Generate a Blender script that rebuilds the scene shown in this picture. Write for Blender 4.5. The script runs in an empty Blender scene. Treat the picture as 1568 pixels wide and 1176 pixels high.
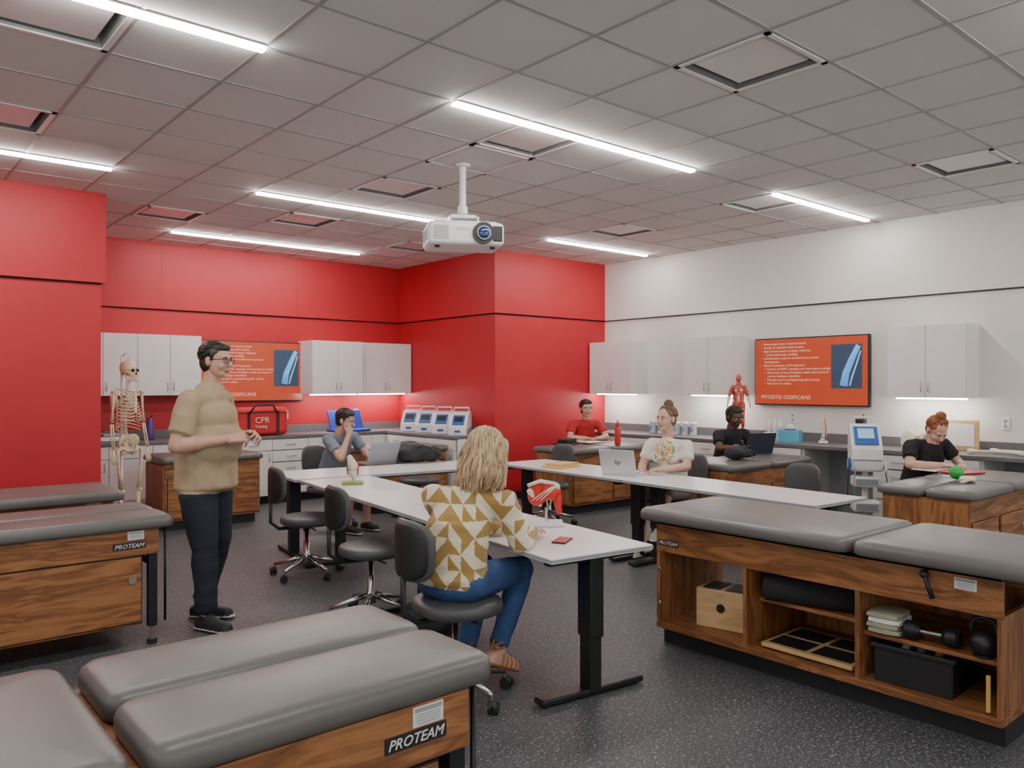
import bpy,bmesh,math,random
import numpy as np
from mathutils import Vector,Matrix,noise
random.seed(7)
V=Vector
rad=math.radians
# ------------------------------------------------------------------ materials
_m={}
def mat(name,col,rough=.5,metal=0,var=.06,vs=6,bump=0,bs=60,emit=None,es=0,stretch=None,coat=0,sheen=0):
    if name in _m:return _m[name]
    m=bpy.data.materials.new(name);m.use_nodes=True
    nt=m.node_tree;N=nt.nodes;L=nt.links
    b=N['Principled BSDF']
    b.inputs['Roughness'].default_value=rough;b.inputs['Metallic'].default_value=metal
    if coat:b.inputs['Coat Weight'].default_value=coat
    if sheen:b.inputs['Sheen Weight'].default_value=sheen
    tc=N.new('ShaderNodeTexCoord');mp=N.new('ShaderNodeMapping');L.new(tc.outputs['Object'],mp.inputs[0])
    if stretch:mp.inputs['Scale'].default_value=stretch
    nz=N.new('ShaderNodeTexNoise');nz.inputs['Scale'].default_value=vs;nz.inputs['Detail'].default_value=4
    L.new(mp.outputs[0],nz.inputs['Vector'])
    r=N.new('ShaderNodeValToRGB');L.new(nz.outputs[0],r.inputs[0])
    e=r.color_ramp.elements;e[0].position=.3;e[1].position=.7
    e[0].color=[max(0,c*(1-var)) for c in col]+[1];e[1].color=[min(1,c*(1+var)) for c in col]+[1]
    L.new(r.outputs[0],b.inputs['Base Color'])
    if bump:
        n2=N.new('ShaderNodeTexNoise');n2.inputs['Scale'].default_value=bs;n2.inputs['Detail'].default_value=3
        L.new(mp.outputs[0],n2.inputs['Vector'])
        bp=N.new('ShaderNodeBump');bp.inputs['Strength'].default_value=bump;bp.inputs['Distance'].default_value=.01
        L.new(n2.outputs[0],bp.inputs['Height']);L.new(bp.outputs[0],b.inputs['Normal'])
    if emit:
        b.inputs['Emission Color'].default_value=list(emit)+[1];b.inputs['Emission Strength'].default_value=es
    _m[name]=m;return m
def mat_floor():
    m=mat('rubber_floor',(.05,.052,.056),.5,bump=.05,bs=200)
    nt=m.node_tree;N=nt.nodes;L=nt.links;b=N['Principled BSDF']
    tc=N.new('ShaderNodeTexCoord')
    def ramp(scale,lo,hi):
        nz=N.new('ShaderNodeTexNoise');nz.inputs['Scale'].default_value=scale;nz.inputs['Detail'].default_value=2
        L.new(tc.outputs['Object'],nz.inputs['Vector'])
        r=N.new('ShaderNodeValToRGB');r.color_ramp.elements[0].position=lo;r.color_ramp.elements[1].position=hi
        L.new(nz.outputs[0],r.inputs[0]);return r
    a=ramp(95,.56,.61);c=ramp(62,.62,.66)
    mx=N.new('ShaderNodeMixRGB');mx.inputs[1].default_value=(.056,.060,.068,1);mx.inputs[2].default_value=(.16,.17,.18,1);L.new(a.outputs[0],mx.inputs[0])
    m2=N.new('ShaderNodeMixRGB');m2.inputs[2].default_value=(.26,.27,.28,1);L.new(c.outputs[0],m2.inputs[0]);L.new(mx.outputs[0],m2.inputs[1])
    L.new(m2.outputs[0],b.inputs['Base Color']);return m
def mat_wood(name,c1,c2,sc=(1.1,9,9)):
    m=mat(name,c1,.48)
    nt=m.node_tree;N=nt.nodes;L=nt.links;b=N['Principled BSDF']
    tc=N.new('ShaderNodeTexCoord');mp=N.new('ShaderNodeMapping');mp.inputs['Scale'].default_value=sc;L.new(tc.outputs['Object'],mp.inputs[0])
    nz=N.new('ShaderNodeTexNoise');nz.inputs['Scale'].default_value=1.6;nz.inputs['Detail'].default_value=8;nz.inputs['Distortion'].default_value=1.2
    L.new(mp.outputs[0],nz.inputs['Vector'])
    mu=N.new('ShaderNodeMath');mu.operation='MULTIPLY';mu.inputs[1].default_value=7;L.new(nz.outputs[0],mu.inputs[0])
    fr=N.new('ShaderNodeMath');fr.operation='PINGPONG';fr.inputs[1].default_value=1;L.new(mu.outputs[0],fr.inputs[0])
    r=N.new('ShaderNodeValToRGB');r.color_ramp.elements[0].color=list(c1)+[1];r.color_ramp.elements[1].color=list(c2)+[1]
    L.new(fr.outputs[0],r.inputs[0]);L.new(r.outputs[0],b.inputs['Base Color']);return m
def mat_fleece():
    m=mat('fleece_pattern',(.7,.6,.42),.95,bump=.6,bs=120,sheen=.3)
    nt=m.node_tree;N=nt.nodes;L=nt.links;b=N['Principled BSDF']
    tc=N.new('ShaderNodeTexCoord');sp=N.new('ShaderNodeSeparateXYZ')
    nz=N.new('ShaderNodeTexNoise');nz.inputs['Scale'].default_value=60
    L.new(tc.outputs['Object'],nz.inputs['Vector'])
    ad=N.new('ShaderNodeVectorMath');ad.operation='MULTIPLY_ADD';ad.inputs[1].default_value=(.012,.012,.012)
    L.new(nz.outputs['Color'],ad.inputs[0]);L.new(tc.outputs['Object'],ad.inputs[2]);L.new(ad.outputs[0],sp.inputs[0])
    def M(op,a,bv=None):
        n=N.new('ShaderNodeMath');n.operation=op
        for i,x in enumerate((a,bv)):
            if x is None:continue
            if isinstance(x,(int,float)):n.inputs[i].default_value=x
            else:L.new(x,n.inputs[i])
        return n.outputs[0]
    xx=M('ADD',sp.outputs[0],M('MULTIPLY',sp.outputs[1],.6))
    u=M('ADD',M('MULTIPLY',xx,13.5),40.0);v=M('ADD',M('MULTIPLY',sp.outputs[2],13.5),40.0)
    fu=M('FRACT',u);fv=M('FRACT',v);iu=M('FLOOR',u);iv=M('FLOOR',v)
    cb=N.new('ShaderNodeCombineXYZ');L.new(iu,cb.inputs[0]);L.new(iv,cb.inputs[1])
    wn=N.new('ShaderNodeTexWhiteNoise');wn.noise_dimensions='3D';L.new(cb.outputs[0],wn.inputs['Vector'])
    flip=M('LESS_THAN',wn.outputs['Value'],.5)
    inv=M('LESS_THAN',M('FRACT',M('MULTIPLY',wn.outputs['Value'],7.3)),.5)
    t1=M('LESS_THAN',M('ADD',fu,fv),.98);t2=M('LESS_THAN',M('ADD',fu,M('SUBTRACT',1.0,fv)),.98)
    sel0=M('ADD',M('MULTIPLY',t1,flip),M('MULTIPLY',t2,M('SUBTRACT',1.0,flip)))
    sel=M('ABSOLUTE',M('SUBTRACT',sel0,inv))
    mx=N.new('ShaderNodeMixRGB');mx.inputs[1].default_value=(.78,.70,.55,1);mx.inputs[2].default_value=(.38,.24,.065,1)
    L.new(sel,mx.inputs[0]);L.new(mx.outputs[0],b.inputs['Base Color']);return m
def mat_tee():
    m=mat('printed_white_tee',(.72,.69,.63),.9,bump=.1,bs=90)
    nt=m.node_tree;N=nt.nodes;L=nt.links;b=N['Principled BSDF']
    tc=N.new('ShaderNodeTexCoord')
    nz=N.new('ShaderNodeTexNoise');nz.inputs['Scale'].default_value=28;L.new(tc.outputs['Object'],nz.inputs['Vector'])
    r=N.new('ShaderNodeValToRGB');r.color_ramp.interpolation='CONSTANT'
    e=r.color_ramp.elements;e[0].position=0;e[0].color=(.2,.35,.12,1);e[1].position=.42;e[1].color=(.72,.69,.63,1)
    k=e.new(.56);k.color=(.75,.3,.08,1);k=e.new(.64);k.color=(.65,.5,.12,1)
    L.new(nz.outputs[0],r.inputs[0])
    vm=N.new('ShaderNodeVectorMath');vm.operation='DISTANCE';vm.inputs[1].default_value=(0,.22,.93);L.new(tc.outputs['Object'],vm.inputs[0])
    lt=N.new('ShaderNodeMath');lt.operation='LESS_THAN';lt.inputs[1].default_value=.12;L.new(vm.outputs['Value'],lt.inputs[0])
    mx=N.new('ShaderNodeMixRGB');mx.inputs[1].default_value=(.72,.69,.63,1);L.new(lt.outputs[0],mx.inputs[0]);L.new(r.outputs[0],mx.inputs[2])
    L.new(mx.outputs[0],b.inputs['Base Color']);return m
RED=mat('red_paint',(.48,.014,.025),.5,var=.03,vs=2,bump=.02,bs=150)
WALLW=mat('white_wall_paint',(.74,.72,.69),.6,var=.02,vs=2,bump=.02,bs=150)
TILE=mat('ceiling_tile',(.72,.705,.685),.9,var=.04,vs=180,bump=.08,bs=220)
TBAR=mat('ceiling_tbar',(.38,.37,.36),.5,var=.02)
DARK=mat('dark_gap',(.015,.015,.016),.8)
BLACK=mat('black_metal',(.012,.013,.016),.4,var=.1)
BLKP=mat('black_plastic',(.018,.018,.02),.45)
VINYL=mat('gray_vinyl',(.125,.122,.118),.36,var=.05,vs=3,bump=.05,bs=250)
CHV=mat('chair_vinyl',(.075,.078,.084),.42,var=.08,bump=.05,bs=200)
WOOD=mat_wood('walnut_laminate',(.17,.064,.022),(.37,.16,.06))
WOODV=mat_wood('walnut_laminate_vertical',(.17,.064,.022),(.35,.15,.056),(9,9,1.1))
LWOOD=mat_wood('birch_plywood',(.55,.36,.17),(.68,.48,.26))
CAB=mat('white_laminate',(.80,.79,.78),.3,var=.02)
TOPW=mat('white_tabletop',(.76,.76,.77),.3,var=.02)
CTOP=mat('gray_countertop',(.15,.14,.15),.35,var=.15,vs=80)
CHROME=mat('brushed_chrome',(.6,.6,.62),.2,1)
STEEL=mat('steel_handle',(.45,.45,.46),.3,1)
WHP=mat('white_plastic',(.78,.78,.79),.35,var=.03)
GRP=mat('gray_plastic',(.32,.34,.37),.45)
BLUE=mat('blue_plastic',(.03,.12,.40),.4)
BLUB=mat('blue_foam_board',(.02,.05,.36),.5)
REDP=mat('red_plastic',(.60,.03,.02),.35)
REDF=mat('red_fabric',(.58,.03,.03),.8,bump=.1)
GRN=mat('green_rubber',(.03,.40,.07),.35)
OLV=mat('olive_plastic',(.25,.33,.06),.5)
PAPER=mat('paper',(.78,.77,.75),.8)
BONE=mat('bone_plastic',(.70,.58,.40),.45,var=.12,vs=25)
BONE2=mat('ivory_plastic',(.75,.70,.55),.4,var=.06,vs=25)
MUSC=mat('muscle_paint',(.50,.09,.06),.4,var=.8,vs=28)
YEL=mat('yellow_book',(.65,.42,.12),.6)
LIGHT=mat('led_strip',(1,1,1),.5,emit=(1,.955,.90),es=78)
UCL=mat('under_cabinet_led',(1,1,1),.5,emit=(1,.95,.9),es=46)
GLASS=mat('lens_glass',(.01,.03,.12),.05,coat=1)
SCR=mat('slide_background',(.25,.03,.01),.3,emit=(.62,.085,.03),es=.58)
SCRT=mat('slide_text',(.6,.4,.3),.4,emit=(1,.62,.5),es=.55)
SCRD=mat('xray_image',(.02,.04,.07),.3,emit=(.04,.07,.12),es=.6)
SCRB=mat('xray_bone',(.1,.3,.6),.3,emit=(.10,.36,.8),es=.8)
LBLUE=mat('tissue_blue',(.1,.42,.6),.6)
TOWEL=mat('olive_towel',(.36,.36,.27),.95,bump=.4)
BAGM=mat('backpack_fabric',(.025,.026,.03),.85,bump=.3,bs=80)
# ------------------------------------------------------------------ mesh builder
class MB:
    def __init__(s):s.v=[];s.f=[];s.m=[];s.s=[];s.mats=[]
    def add(s,vs,fs,mt,smooth=False,M=None):
        if mt not in s.mats:s.mats.append(mt)
        k=s.mats.index(mt);o=len(s.v)
        for v in vs:
            v=V(v)
            if M is not None:v=M@v
            s.v.append(tuple(v))
        for f in fs:s.f.append([i+o for i in f]);s.m.append(k);s.s.append(smooth)
    def bm(s,bm,mt,smooth=False,M=None):
        bm.verts.ensure_lookup_table();bm.verts.index_update()
        s.add([v.co.copy() for v in bm.verts],[[v.index for v in f.verts] for f in bm.faces],mt,smooth,M);bm.free()
    def box(s,c,d,mt,bev=0,M=None,rz=0,rx=0,ry=0,seg=2):
        b=bmesh.new();bmesh.ops.create_cube(b,size=1)
        for v in b.verts:v.co=V((v.co.x*d[0],v.co.y*d[1],v.co.z*d[2]))
        if bev:bmesh.ops.bevel(b,geom=b.edges[:],offset=min(bev,min(d)*.45),segments=seg,affect='EDGES',profile=.5)
        T=Matrix.Translation(c)@Matrix.Rotation(rad(rz),4,'Z')@Matrix.Rotation(rad(ry),4,'Y')@Matrix.Rotation(rad(rx),4,'X')
        if M is not None:T=M@T
        s.bm(b,mt,False,T)
    def cap(s,p,q,r1,r2,mt,n=14,side=None,sa=1,sb=1,k=1,m=4,M=None):
        vs,fs=capgeo(p,q,r1,r2,n,side,sa,sb,k,m);s.add(vs,fs,mt,True,M)
    def cyl(s,p,q,r1,mt,r2=None,n=24,M=None):
        p=V(p);q=V(q);r2=r1 if r2 is None else r2
        d=(q-p).normalized();a=d.orthogonal().normalized();b=d.cross(a)
        vs=[];
        for c,r in((p,r1),(q,r2)):
            for i in range(n):
                t=2*math.pi*i/n;vs.append(c+a*r*math.cos(t)+b*r*math.sin(t))
        s.add(vs,[[i,(i+1)%n,n+(i+1)%n,n+i] for i in range(n)],mt,True,M)
        s.add(vs,[list(range(n))[::-1],list(range(n,2*n))],mt,False,M)
    def tube(s,pts,r,mt,n=8,M=None,closed=False):
        pts=[V(p) for p in pts];K=len(pts);vs=[];fs=[]
        rr=r if isinstance(r,(list,tuple)) else [r]*K
        prev=None
        for i,p in enumerate(pts):
            if closed:d=pts[(i+1)%K]-pts[i-1]
            else:d=pts[min(i+1,K-1)]-pts[max(i-1,0)]
            d=d.normalized() if d.length>1e-9 else V((0,0,1))
            a=d.orthogonal() if prev is None else prev-d*prev.dot(d)
            if a.length<1e-6:a=d.orthogonal()
            a.normalize();prev=a;b=d.cross(a)
            for j in range(n):
                t=2*math.pi*j/n;vs.append(p+(a*math.cos(t)+b*math.sin(t))*rr[i])
        for i in range(K if closed else K-1):
            i2=(i+1)%K
            for j in range(n):fs.append([i*n+j,i*n+(j+1)%n,i2*n+(j+1)%n,i2*n+j])
        if not closed:fs.append(list(range(n))[::-1]);fs.append([(K-1)*n+j for j in range(n)])
        s.add(vs,fs,mt,True,M)
    def ell(s,c,r,mt,n=18,m=12,M=None,e1=1,e2=1,bend=0,R=None):
        vs=[];fs=[]
        def pw(x,e):return math.copysign(abs(x)**e,x)
        for i in range(m+1):
            ph=-math.pi/2+math.pi*i/m
            for j in range(n):
                th=2*math.pi*j/n
                p=V((r[0]*pw(math.cos(ph),e1)*pw(math.cos(th),e2),r[1]*pw(math.cos(ph),e1)*pw(math.sin(th),e2),r[2]*pw(math.sin(ph),e1)))
                p.y+=bend*p.x*p.x
                if R is not None:p=R@p
                vs.append(V(c)+p)
        for i in range(m):
            for j in range(n):fs.append([i*n+j,i*n+(j+1)%n,(i+1)*n+(j+1)%n,(i+1)*n+j])
        s.add(vs,fs,mt,True,M)
    def lathe(s,prof,c,mt,n=28,M=None):
        vs=[];K=len(prof)
        for r,z in prof:
            for j in range(n):
                t=2*math.pi*j/n;vs.append((c[0]+r*math.cos(t),c[1]+r*math.sin(t),c[2]+z))
        fs=[[i*n+j,i*n+(j+1)%n,(i+1)*n+(j+1)%n,(i+1)*n+j] for i in range(K-1) for j in range(n)]
        fs.append(list(range(n))[::-1]);fs.append([(K-1)*n+j for j in range(n)])
        s.add(vs,fs,mt,True,M)
    def prism(s,poly,x0,x1,mt,M=None):
        n=len(poly);vs=[(x0,a,b) for a,b in poly]+[(x1,a,b) for a,b in poly]
        s.add(vs,[list(range(n))[::-1],list(range(n,2*n))]+[[i,(i+1)%n,n+(i+1)%n,n+i] for i in range(n)],mt,False,M)
    def pad(s,cx,cy,z0,L,W,T,r,mt):
        prof=[(.025,0),(.004,.006),(0,.02),(0,T-.03),(.006,T-.015),(.02,T-.004),(.045,T),(.12,T+.007),(.2,T+.009)]
        rings=[]
        def ring(ins,z):
            hx=L/2-ins;hy=W/2-ins;rr=max(.012,r-ins*.6);o=[]
            rr=min(rr,hx,hy)
            for k,(sx,sy) in enumerate(((1,1),(-1,1),(-1,-1),(1,-1))):
                for i in range(7):
                    t=math.pi/2*(k+i/6)
                    o.append((cx+sx*(hx-rr)+rr*math.cos(t),cy+sy*(hy-rr)+rr*math.sin(t),z0+z))
            return o
        prof=[p for p in prof if p[0]<min(L,W)/2-.02]
        for p in prof:rings+=ring(*p)
        n=28;K=len(prof)
        fs=[[i*n+j,i*n+(j+1)%n,(i+1)*n+(j+1)%n,(i+1)*n+j] for i in range(K-1) for j in range(n)]
        fs.append([(K-1)*n+j for j in range(n)]);fs.append(list(range(n))[::-1])
        s.add(rings,fs,mt,True)
    def text(s,t,size,M,mt,ext=.0006,align='LEFT',shear=0,sp=1):
        cu=bpy.data.curves.new('t','FONT');cu.body=t;cu.size=size;cu.extrude=ext;cu.align_x=align;cu.shear=shear;cu.resolution_u=2;cu.space_line=sp
        ob=bpy.data.objects.new('t',cu);bpy.context.scene.collection.objects.link(ob)
        dg=bpy.context.evaluated_depsgraph_get();me=bpy.data.meshes.new_from_object(ob.evaluated_get(dg))
        s.add([v.co.copy() for v in me.vertices],[list(p.vertices) for p in me.polygons],mt,False,M)
        bpy.data.objects.remove(ob);bpy.data.meshes.remove(me)
    def obj(s,name,loc=(0,0,0),yaw=0,parent=None,ML=None):
        me=bpy.data.meshes.new(name);me.from_pydata(s.v,[],s.f)
        for m in s.mats:me.materials.append(m)
        me.polygons.foreach_set('material_index',s.m);me.polygons.foreach_set('use_smooth',s.s)
        me.validate();me.update()
        ob=bpy.data.objects.new(name,me);bpy.context.scene.collection.objects.link(ob)
        if parent:ob.parent=parent
        ob.location=loc;ob.rotation_euler=(0,0,rad(yaw))
        if ML is not None:ob.matrix_local=ML
        return ob
def capgeo(p,q,r1,r2,n=14,side=None,sa=1,sb=1,k=1,m=4):
    p=V(p);q=V(q);d=q-p
    d=d.normalized() if d.length>1e-7 else V((0,0,1))
    a=V(side) if side is not None else d.orthogonal()
    a=a-d*a.dot(d)
    if a.length<1e-5:a=d.orthogonal()
    a.normalize();b=d.cross(a)
    rings=[]
    for i in range(m+1):
        t=-math.pi/2+(math.pi/2)*i/m;rings.append((p+d*r1*k*math.sin(t),max(r1*math.cos(t),1e-4)))
    for i in range(m+1):
        t=(math.pi/2)*i/m;rings.append((q+d*r2*k*math.sin(t),max(r2*math.cos(t),1e-4)))
    vs=[]
    for c,r in rings:
        for j in range(n):
            t=2*math.pi*j/n;vs.append(c+a*(r*sa*math.cos(t))+b*(r*sb*math.sin(t)))
    K=len(rings);fs=[[i*n+j,i*n+(j+1)%n,(i+1)*n+(j+1)%n,(i+1)*n+j] for i in range(K-1) for j in range(n)]
    fs.append(list(range(n))[::-1]);fs.append([(K-1)*n+j for j in range(n)])
    return vs,fs
class Body:
    """overlapping tapered volumes merged to ONE continuous surface"""
    def __init__(s):s.mb=MB();s.P=[]
    def cap(s,p,q,r1,r2,tag,side=None,sa=1,sb=1,k=1,bias=0):
        s.mb.cap(p,q,r1,r2,BLACK,20,side,sa,sb,k)
        p=V(p);q=V(q);d=q-p;L=d.length;d=d.normalized() if L>1e-7 else V((0,0,1))
        a=V(side) if side is not None else d.orthogonal();a=a-d*a.dot(d)
        if a.length<1e-5:a=d.orthogonal()
        a.normalize();b=d.cross(a)
        s.P.append((np.array(p),np.array(d),np.array(a),np.array(b),L,r1,r2,sa,sb,1/max(k,.05),tag,bias))
    def ell(s,c,r,tag,bias=0):
        s.mb.ell(c,r,BLACK,24,16)
        s.P.append((np.array(c,float),np.array((0,0,1.)),np.array((1.,0,0)),np.array((0,1.,0)),0,1*r[2],r[2],r[0]/r[2],r[1]/r[2],1,tag,bias))
    def build(s,name,mats,parent,voxel=.01,sm=3,disp={},ML=None):
        ob=s.mb.obj('tmp_'+name)
        md=ob.modifiers.new('r','REMESH');md.mode='VOXEL';md.voxel_size=voxel;md.use_smooth_shade=True
        if sm:
            m2=ob.modifiers.new('s','SMOOTH');m2.iterations=sm;m2.factor=.5
        dg=bpy.context.evaluated_depsgraph_get();me=bpy.data.meshes.new_from_object(ob.evaluated_get(dg))
        om=ob.data;bpy.data.objects.remove(ob);bpy.data.meshes.remove(om)
        me.name=name;me.materials.clear()
        keys=list(mats)
        for k in keys:me.materials.append(mats[k])
        n=len(me.vertices);co=np.empty(n*3);me.vertices.foreach_get('co',co);co=co.reshape(-1,3)
        best=np.full(n,1e9);tg=np.zeros(n,int)
        for(p,d,a,b,L,r1,r2,sa,sb,ka,tag,bias) in s.P:
            x=co-p;t=x@d;tc=np.clip(t,0,L);u=(t-tc)*ka;f=tc/L if L>1e-7 else 0*tc
            dist=np.sqrt(u*u+((x@a)/sa)**2+((x@b)/sb)**2)-(r1+(r2-r1)*f)-bias
            w=dist<best;best[w]=dist[w];tg[w]=keys.index(tag)
        if disp:
            nr=np.empty(n*3);me.vertices.foreach_get('normal',nr);nr=nr.reshape(-1,3)
            for i in range(n):
                a=disp.get(keys[tg[i]])
                if a:
                    c=co[i]
                    # soft diagonal cloth folds: ridged noise, stretched along the drape
                    f1=1-abs(noise.noise(V((c[0]*7+c[2]*5,c[1]*7,c[2]*9-c[0]*4))))*2.2
                    h=.55*f1+.45*noise.noise(V((c[0]*6,c[1]*6,c[2]*7)))-.25
                    co[i]+=nr[i]*h*a
            me.vertices.foreach_set('co',co.ravel())
        mi=[];
        for pl in me.polygons:
            vv=[tg[k] for k in pl.vertices];mi.append(max(set(vv),key=vv.count))
        me.polygons.foreach_set('material_index',mi);me.polygons.foreach_set('use_smooth',[True]*len(mi));me.update()
        o2=bpy.data.objects.new(name,me);bpy.context.scene.collection.objects.link(o2);o2.parent=parent
        if ML is not None:o2.matrix_local=ML
        return o2
def empty(name,loc,yaw=0):
    e=bpy.data.objects.new(name,None);e.location=loc;e.rotation_euler=(0,0,yaw);e.empty_display_size=.1
    bpy.context.scene.collection.objects.link(e);return e
def W2(name,x0,x1,y0,y1,z0,z1,m):
    b=MB();b.box(((x0+x1)/2,(y0+y1)/2,(z0+z1)/2),(x1-x0,y1-y0,z1-z0),m);return b.obj(name)
# ------------------------------------------------------------------ room
H=3.32;RV=2.49
XR=8.72;XB=6.61;YB=10.45;YC=8.11;XL=1.87;X0=-2.6;Y0=-2.6
W2('floor',X0-.12,XR+.12,Y0-.12,YB+.12,-.1,0,mat_floor())
W2('wall_left',X0,XL,YC,YB+.12,0,H+.2,RED)
W2('wall_back',XL,XB,YB,YB+.12,0,H+.2,RED)
W2('wall_pillar',XB,XR+.12,YC,YB+.12,0,H+.2,RED)
W2('wall_right',XR,XR+.12,Y0,YC,0,H+.2,WALLW)
b=MB();y=Y0-.06
b.box(((X0+XR)/2,y,.2),(XR-X0+.24,.12,.4),WALLW);b.box(((X0+XR)/2,y,3.26),(XR-X0+.24,.12,.52),WALLW)
b.box((X0+.1,y,1.7),(.5,.12,2.7),WALLW);b.box((XR-.1,y,1.7),(.5,.12,2.7),WALLW);b.obj('wall_front')
b=MB()
for i in range(8):
    x=X0+.35+(XR-X0-.7)*i/7;b.box((x,y,1.7),(.05,.08,2.6),BLACK)
for z in(.42,2.98):b.box(((X0+XR)/2,y,z),(XR-X0-.7,.08,.05),BLACK)
b.obj('window_1')  # invented glazing behind the camera, added so world light enters as fill
b=MB();x=X0-.06
b.box((x,(Y0+YC)/2,.2),(.12,YC-Y0+.2,.4),WALLW);b.box((x,(Y0+YC)/2,3.26),(.12,YC-Y0+.2,.52),WALLW)
b.box((x,Y0+.1,1.7),(.12,.5,2.7),WALLW);b.box((x,6.2,1.7),(.12,4.0,2.7),WALLW);b.obj('wall_side')
b=MB()
for i in range(6):
    yy=Y0+.35+6.4*i/5;b.box((x,yy,1.7),(.08,.05,2.6),BLACK)
for z in(.42,2.98):b.box((x,Y0+3.55,z),(.08,6.4,.05),BLACK)
b.obj('window_2')  # second invented opening, unseen, added in the side wall for more fill
REV=mat('reveal_dark_red',(.05,.004,.005),.8);REVG=mat('reveal_gray',(.1,.1,.1),.8)
b=MB();th=.035
b.box(((X0+XL)/2,YC-th/2,(RV+H)/2),(XL-X0+2*th,th,H-RV),RED);b.box((XL+th/2,(YC+YB)/2,(RV+H)/2),(th,YB-YC,H-RV),RED)
b.box(((XL+XB)/2,YB-th/2,(RV+H)/2),(XB-XL,th,H-RV),RED)
b.box((XB-th/2,(YC+YB)/2,(RV+H)/2),(th,YB-YC,H-RV),RED);b.box(((XB+XR)/2-th/2,YC-th/2,(RV+H)/2),(XR-XB+th,th,H-RV),RED)
b.box(((X0+XL)/2,YC-.003,RV-.008),(XL-X0,.006,.016),REV);b.box(((XL+XB)/2,YB-.003,RV-.008),(XB-XL,.006,.016),REV)
b.box((XB-.003,(YC+YB)/2,RV-.008),(.006,YB-YC,.016),REV);b.box(((XB+XR)/2,YC-.003,RV-.008),(XR-XB,.006,.016),REV)
for x in(3.1,4.9):b.box((x,YB-th-.0005,(RV+H)/2),(.002,.001,H-RV),REV)
b.obj('trim_1')
b=MB();b.box((XR-th/2,(Y0+YC)/2,(RV+H)/2),(th,YC-Y0-.04,H-RV),WALLW);b.box((XR-.003,(Y0+YC)/2,RV-.008),(.006,YC-Y0,.016),REVG);b.obj('trim_2')
b=MB();b.box(((X0+XL)/2,YC-.006,.05),(XL-X0,.012,.1),BLKP);b.obj('baseboard_left')
b=MB();b.box((XB+1.05,YC-.006,.05),(2.1,.012,.1),BLKP);b.obj('baseboard_pillar')
G=.61;gx0=2.93;gy0=3.40
def cell(cx,cy):return(round((cx-gx0)/G-.5),round((cy-gy0)/G-.5))
DIF=[(3.845,2.485),(6.895,2.485),(6.895,4.315),(3.845,4.315),(3.845,6.145),(6.895,6.145),(3.845,7.975),(2.625,8.585),(5.675,8.585),(.795,6.145),(.795,4.315)]
cells={cell(*c) for c in DIF}
b=MB()
for i in range(-10,11):
    for j in range(-11,13):
        if(i,j) in cells:continue
        x=gx0+i*G;y=gy0+j*G;xa=max(x,X0);xb=min(x+G,XR+.05);ya=max(y,Y0);yb=min(y+G,YB+.05)
        if xb-xa<.01 or yb-ya<.01:continue
        b.box(((xa+xb)/2,(ya+yb)/2,H+.01),(xb-xa,yb-ya,.02),TILE)
for i in range(-9,11):
    x=gx0+i*G
    if X0<x<XR:b.box((x,(Y0+YB)/2,H-.001),(.022,YB-Y0,.006),TBAR)
for j in range(-10,13):
    y=gy0+j*G
    if Y0<y<YB:b.box(((X0+XR)/2,y,H-.0015),(XR-X0,.022,.006),TBAR)
b.box(((X0+XR)/2,(Y0+YB)/2,H+.17),(XR-X0+.1,YB-Y0+.1,.04),DARK)
b.obj('ceiling')
DW=mat('diffuser_white',(.80,.79,.78),.3,var=.02)
DG=mat('diffuser_throat',(.20,.20,.20),.6)
for cx,cy in DIF:
    b=MB()
    o=.295
    for sx,sy,w,d in((0,1,.59,.03),(0,-1,.59,.03),(1,0,.03,.59),(-1,0,.03,.59)):
        b.box((sx*(o-.015),sy*(o-.015),-.006),(w,d,.008),DW)
    def sq(r,z):return[(-r,-r,z),(r,-r,z),(r,r,z),(-r,r,z)]
    b.add(sq(.268,-.004)+sq(.235,.085),[[i,(i+1)%4,4+(i+1)%4,4+i] for i in range(4)],DG)
    b.add(sq(.24,.085),[[0,1,2,3]],DARK)
    b.add(sq(.215,.010)+sq(.225,.020),[[3,2,1,0],[4,5,6,7]]+[[i,(i+1)%4,4+(i+1)%4,4+i] for i in range(4)],DW)
    b.cyl((0,0,.02),(0,0,.086),.02,DG)
    b.obj('air_diffuser',(cx,cy,H))
b=MB()
for sx,sy,w,d in((0,1,.6,.03),(0,-1,.6,.03),(1,0,.03,.6),(-1,0,.03,.6)):b.box((sx*.285,sy*.285,-.008),(w,d,.012),DW)
b.box((0,0,-.004),(.5,.5,.006),TILE);b.obj('ceiling_access_panel',(3.845,4.925,H))
for x0,x1,y in[(-.73,1.71,4.01),(2.93,5.37,4.01),(6.59,8.42,4.01),(-.73,1.71,7.06),(2.93,5.37,7.06),(6.59,8.42,7.06),(2.93,5.37,9.50),(-.73,1.71,.96),(2.93,5.37,.96),(6.59,8.42,.96)]:  # the last row is unseen, added behind the camera for lighting
    b=MB();L=x1-x0
    b.box((0,0,-.004),(L,.075,.008),DW);b.box((0,0,-.016),(L-.01,.052,.018),LIGHT);b.obj('linear_ceiling_light',((x0+x1)/2,y,H-.002))
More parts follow.
